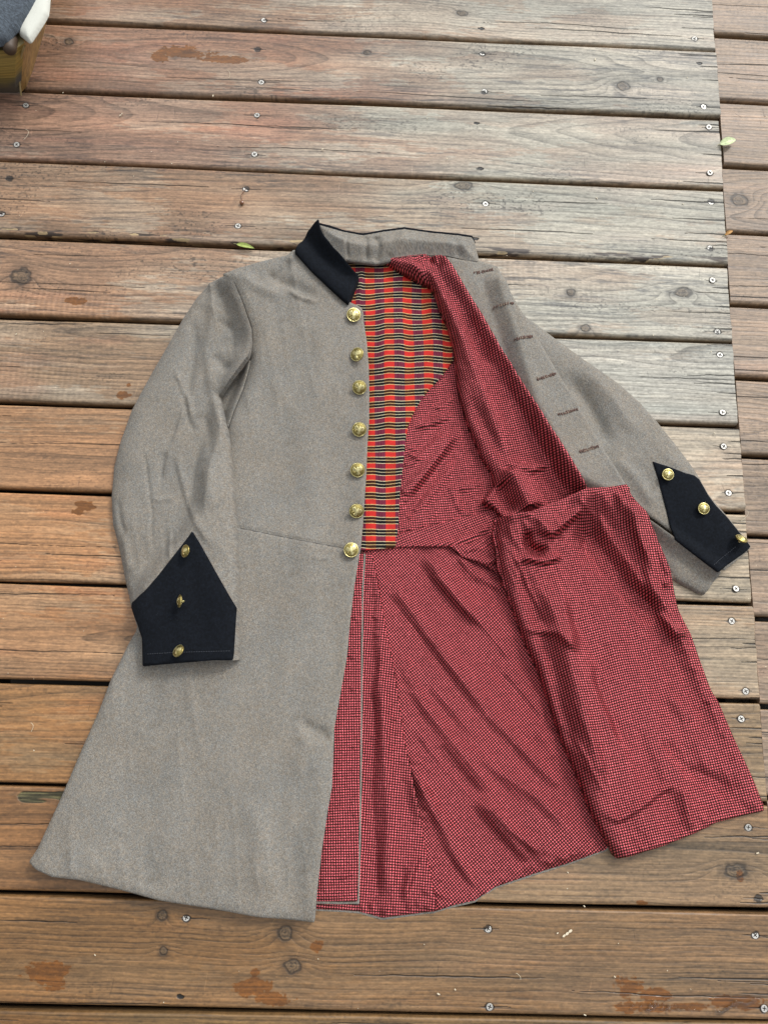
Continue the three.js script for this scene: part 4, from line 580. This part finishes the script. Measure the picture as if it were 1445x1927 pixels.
{
  seed = 321; const gs = [];
  const drop = (px, py, r) => { const [x, z] = at(px, py), g = new THREE.SphereGeometry(r, 14, 8, 0, Math.PI * 2, 0, Math.PI / 2).scale(1 + rnd() * 0.6, 0.42, 0.8).rotateY(rnd() * 3).translate(x, 0.0004, z); gs.push(g); };
  for (let k = 0; k < 34; k++) drop(1185 + 95 * rnd(), 1880 + 22 * rnd() + 6 * (rnd() - 0.5), mix(0.0012, 0.0034, rnd() * rnd()));
  for (let k = 0; k < 26; k++) { const t = k / 25; drop(1345 + 75 * t, 1903 - 24 * t + 4 * Math.sin(t * 9) + 3 * rnd(), mix(0.0014, 0.003, rnd())); }
  for (let k = 0; k < 10; k++) drop(1285 + 50 * rnd(), 1898 + 16 * rnd(), mix(0.001, 0.002, rnd()));
  const m = new THREE.Mesh(mergeGeometries(gs), new THREE.MeshPhysicalMaterial({ color: 0xffffff, transmission: 1, thickness: 0.003, ior: 1.33, roughness: 0.02 }));
  m.name = 'water_droplets'; m.userData = { label: 'clear water droplets scattered over the wet patch on the nearest plank', category: 'water', kind: 'stuff' }; scene.add(m);
}

{
  seed = 777; const gs = [];
  for (let k = 0; k < 150; k++) { const px = 1445 * rnd(), py = 60 + 1850 * rnd(), [x, z] = at(px, py), h = sample(HM, x, z); if (h > 0.002) continue; const r = 0.0004 + 0.0009 * rnd() * rnd(); gs.push(new THREE.BoxGeometry(r * (1 + 3 * rnd()), r, r * 1.4).rotateY(rnd() * 3).toNonIndexed().translate(x, r * 0.6 + 0.001, z)); }
  for (const [px, py, l, a] of [[426, 133, 0.018, 1.2], [50, 245, 0.02, 1.6], [1125, 905, 0.014, 0.3], [970, 1830, 0.01, 0.9], [60, 1360, 0.012, 1.4], [1400, 960, 0.02, 2], [230, 1000, 0.01, 0.5]]) { const [x, z] = at(px, py); gs.push(new THREE.TubeGeometry(new THREE.QuadraticBezierCurve3(new THREE.Vector3(x, 0.0022, z), new THREE.Vector3(x + l * 0.6, 0.003, z + l * 0.2), new THREE.Vector3(x + l * Math.cos(a), 0.0022, z + l * Math.sin(a))), 12, 0.00028, 4).toNonIndexed()); }
  for (const [px, py, r] of [[1066, 1756, 0.003], [1060, 1760, 0.0025], [1072, 1751, 0.003], [1048, 1755, 0.0015]]) { const [x, z] = at(px, py); gs.push(new THREE.CircleGeometry(r, 7).scale(1, 0.6, 1).rotateX(-Math.PI / 2).rotateY(0.6).translate(x, 0.0022, z).toNonIndexed()); }
  const m = new THREE.Mesh(mergeGeometries(gs), new THREE.MeshStandardMaterial({ color: new THREE.Color(0.6, 0.52, 0.38), roughness: 0.8, side: THREE.DoubleSide }));
  m.name = 'wood_chips'; m.userData = { label: 'tiny pale wood chips and lint strands scattered over the planks', category: 'debris', kind: 'stuff' }; scene.add(m);
}
scene.traverse(o => { if (o.isMesh) { o.castShadow = true; o.receiveShadow = true; } });
const renderer = new THREE.WebGLRenderer({ antialias: true });
renderer.setSize(767, 1024); renderer.shadowMap.enabled = true;
renderer.toneMapping = THREE.LinearToneMapping; renderer.toneMappingExposure = EXPOSURE;
renderer.outputColorSpace = THREE.SRGBColorSpace;
renderer.render(scene, camera);
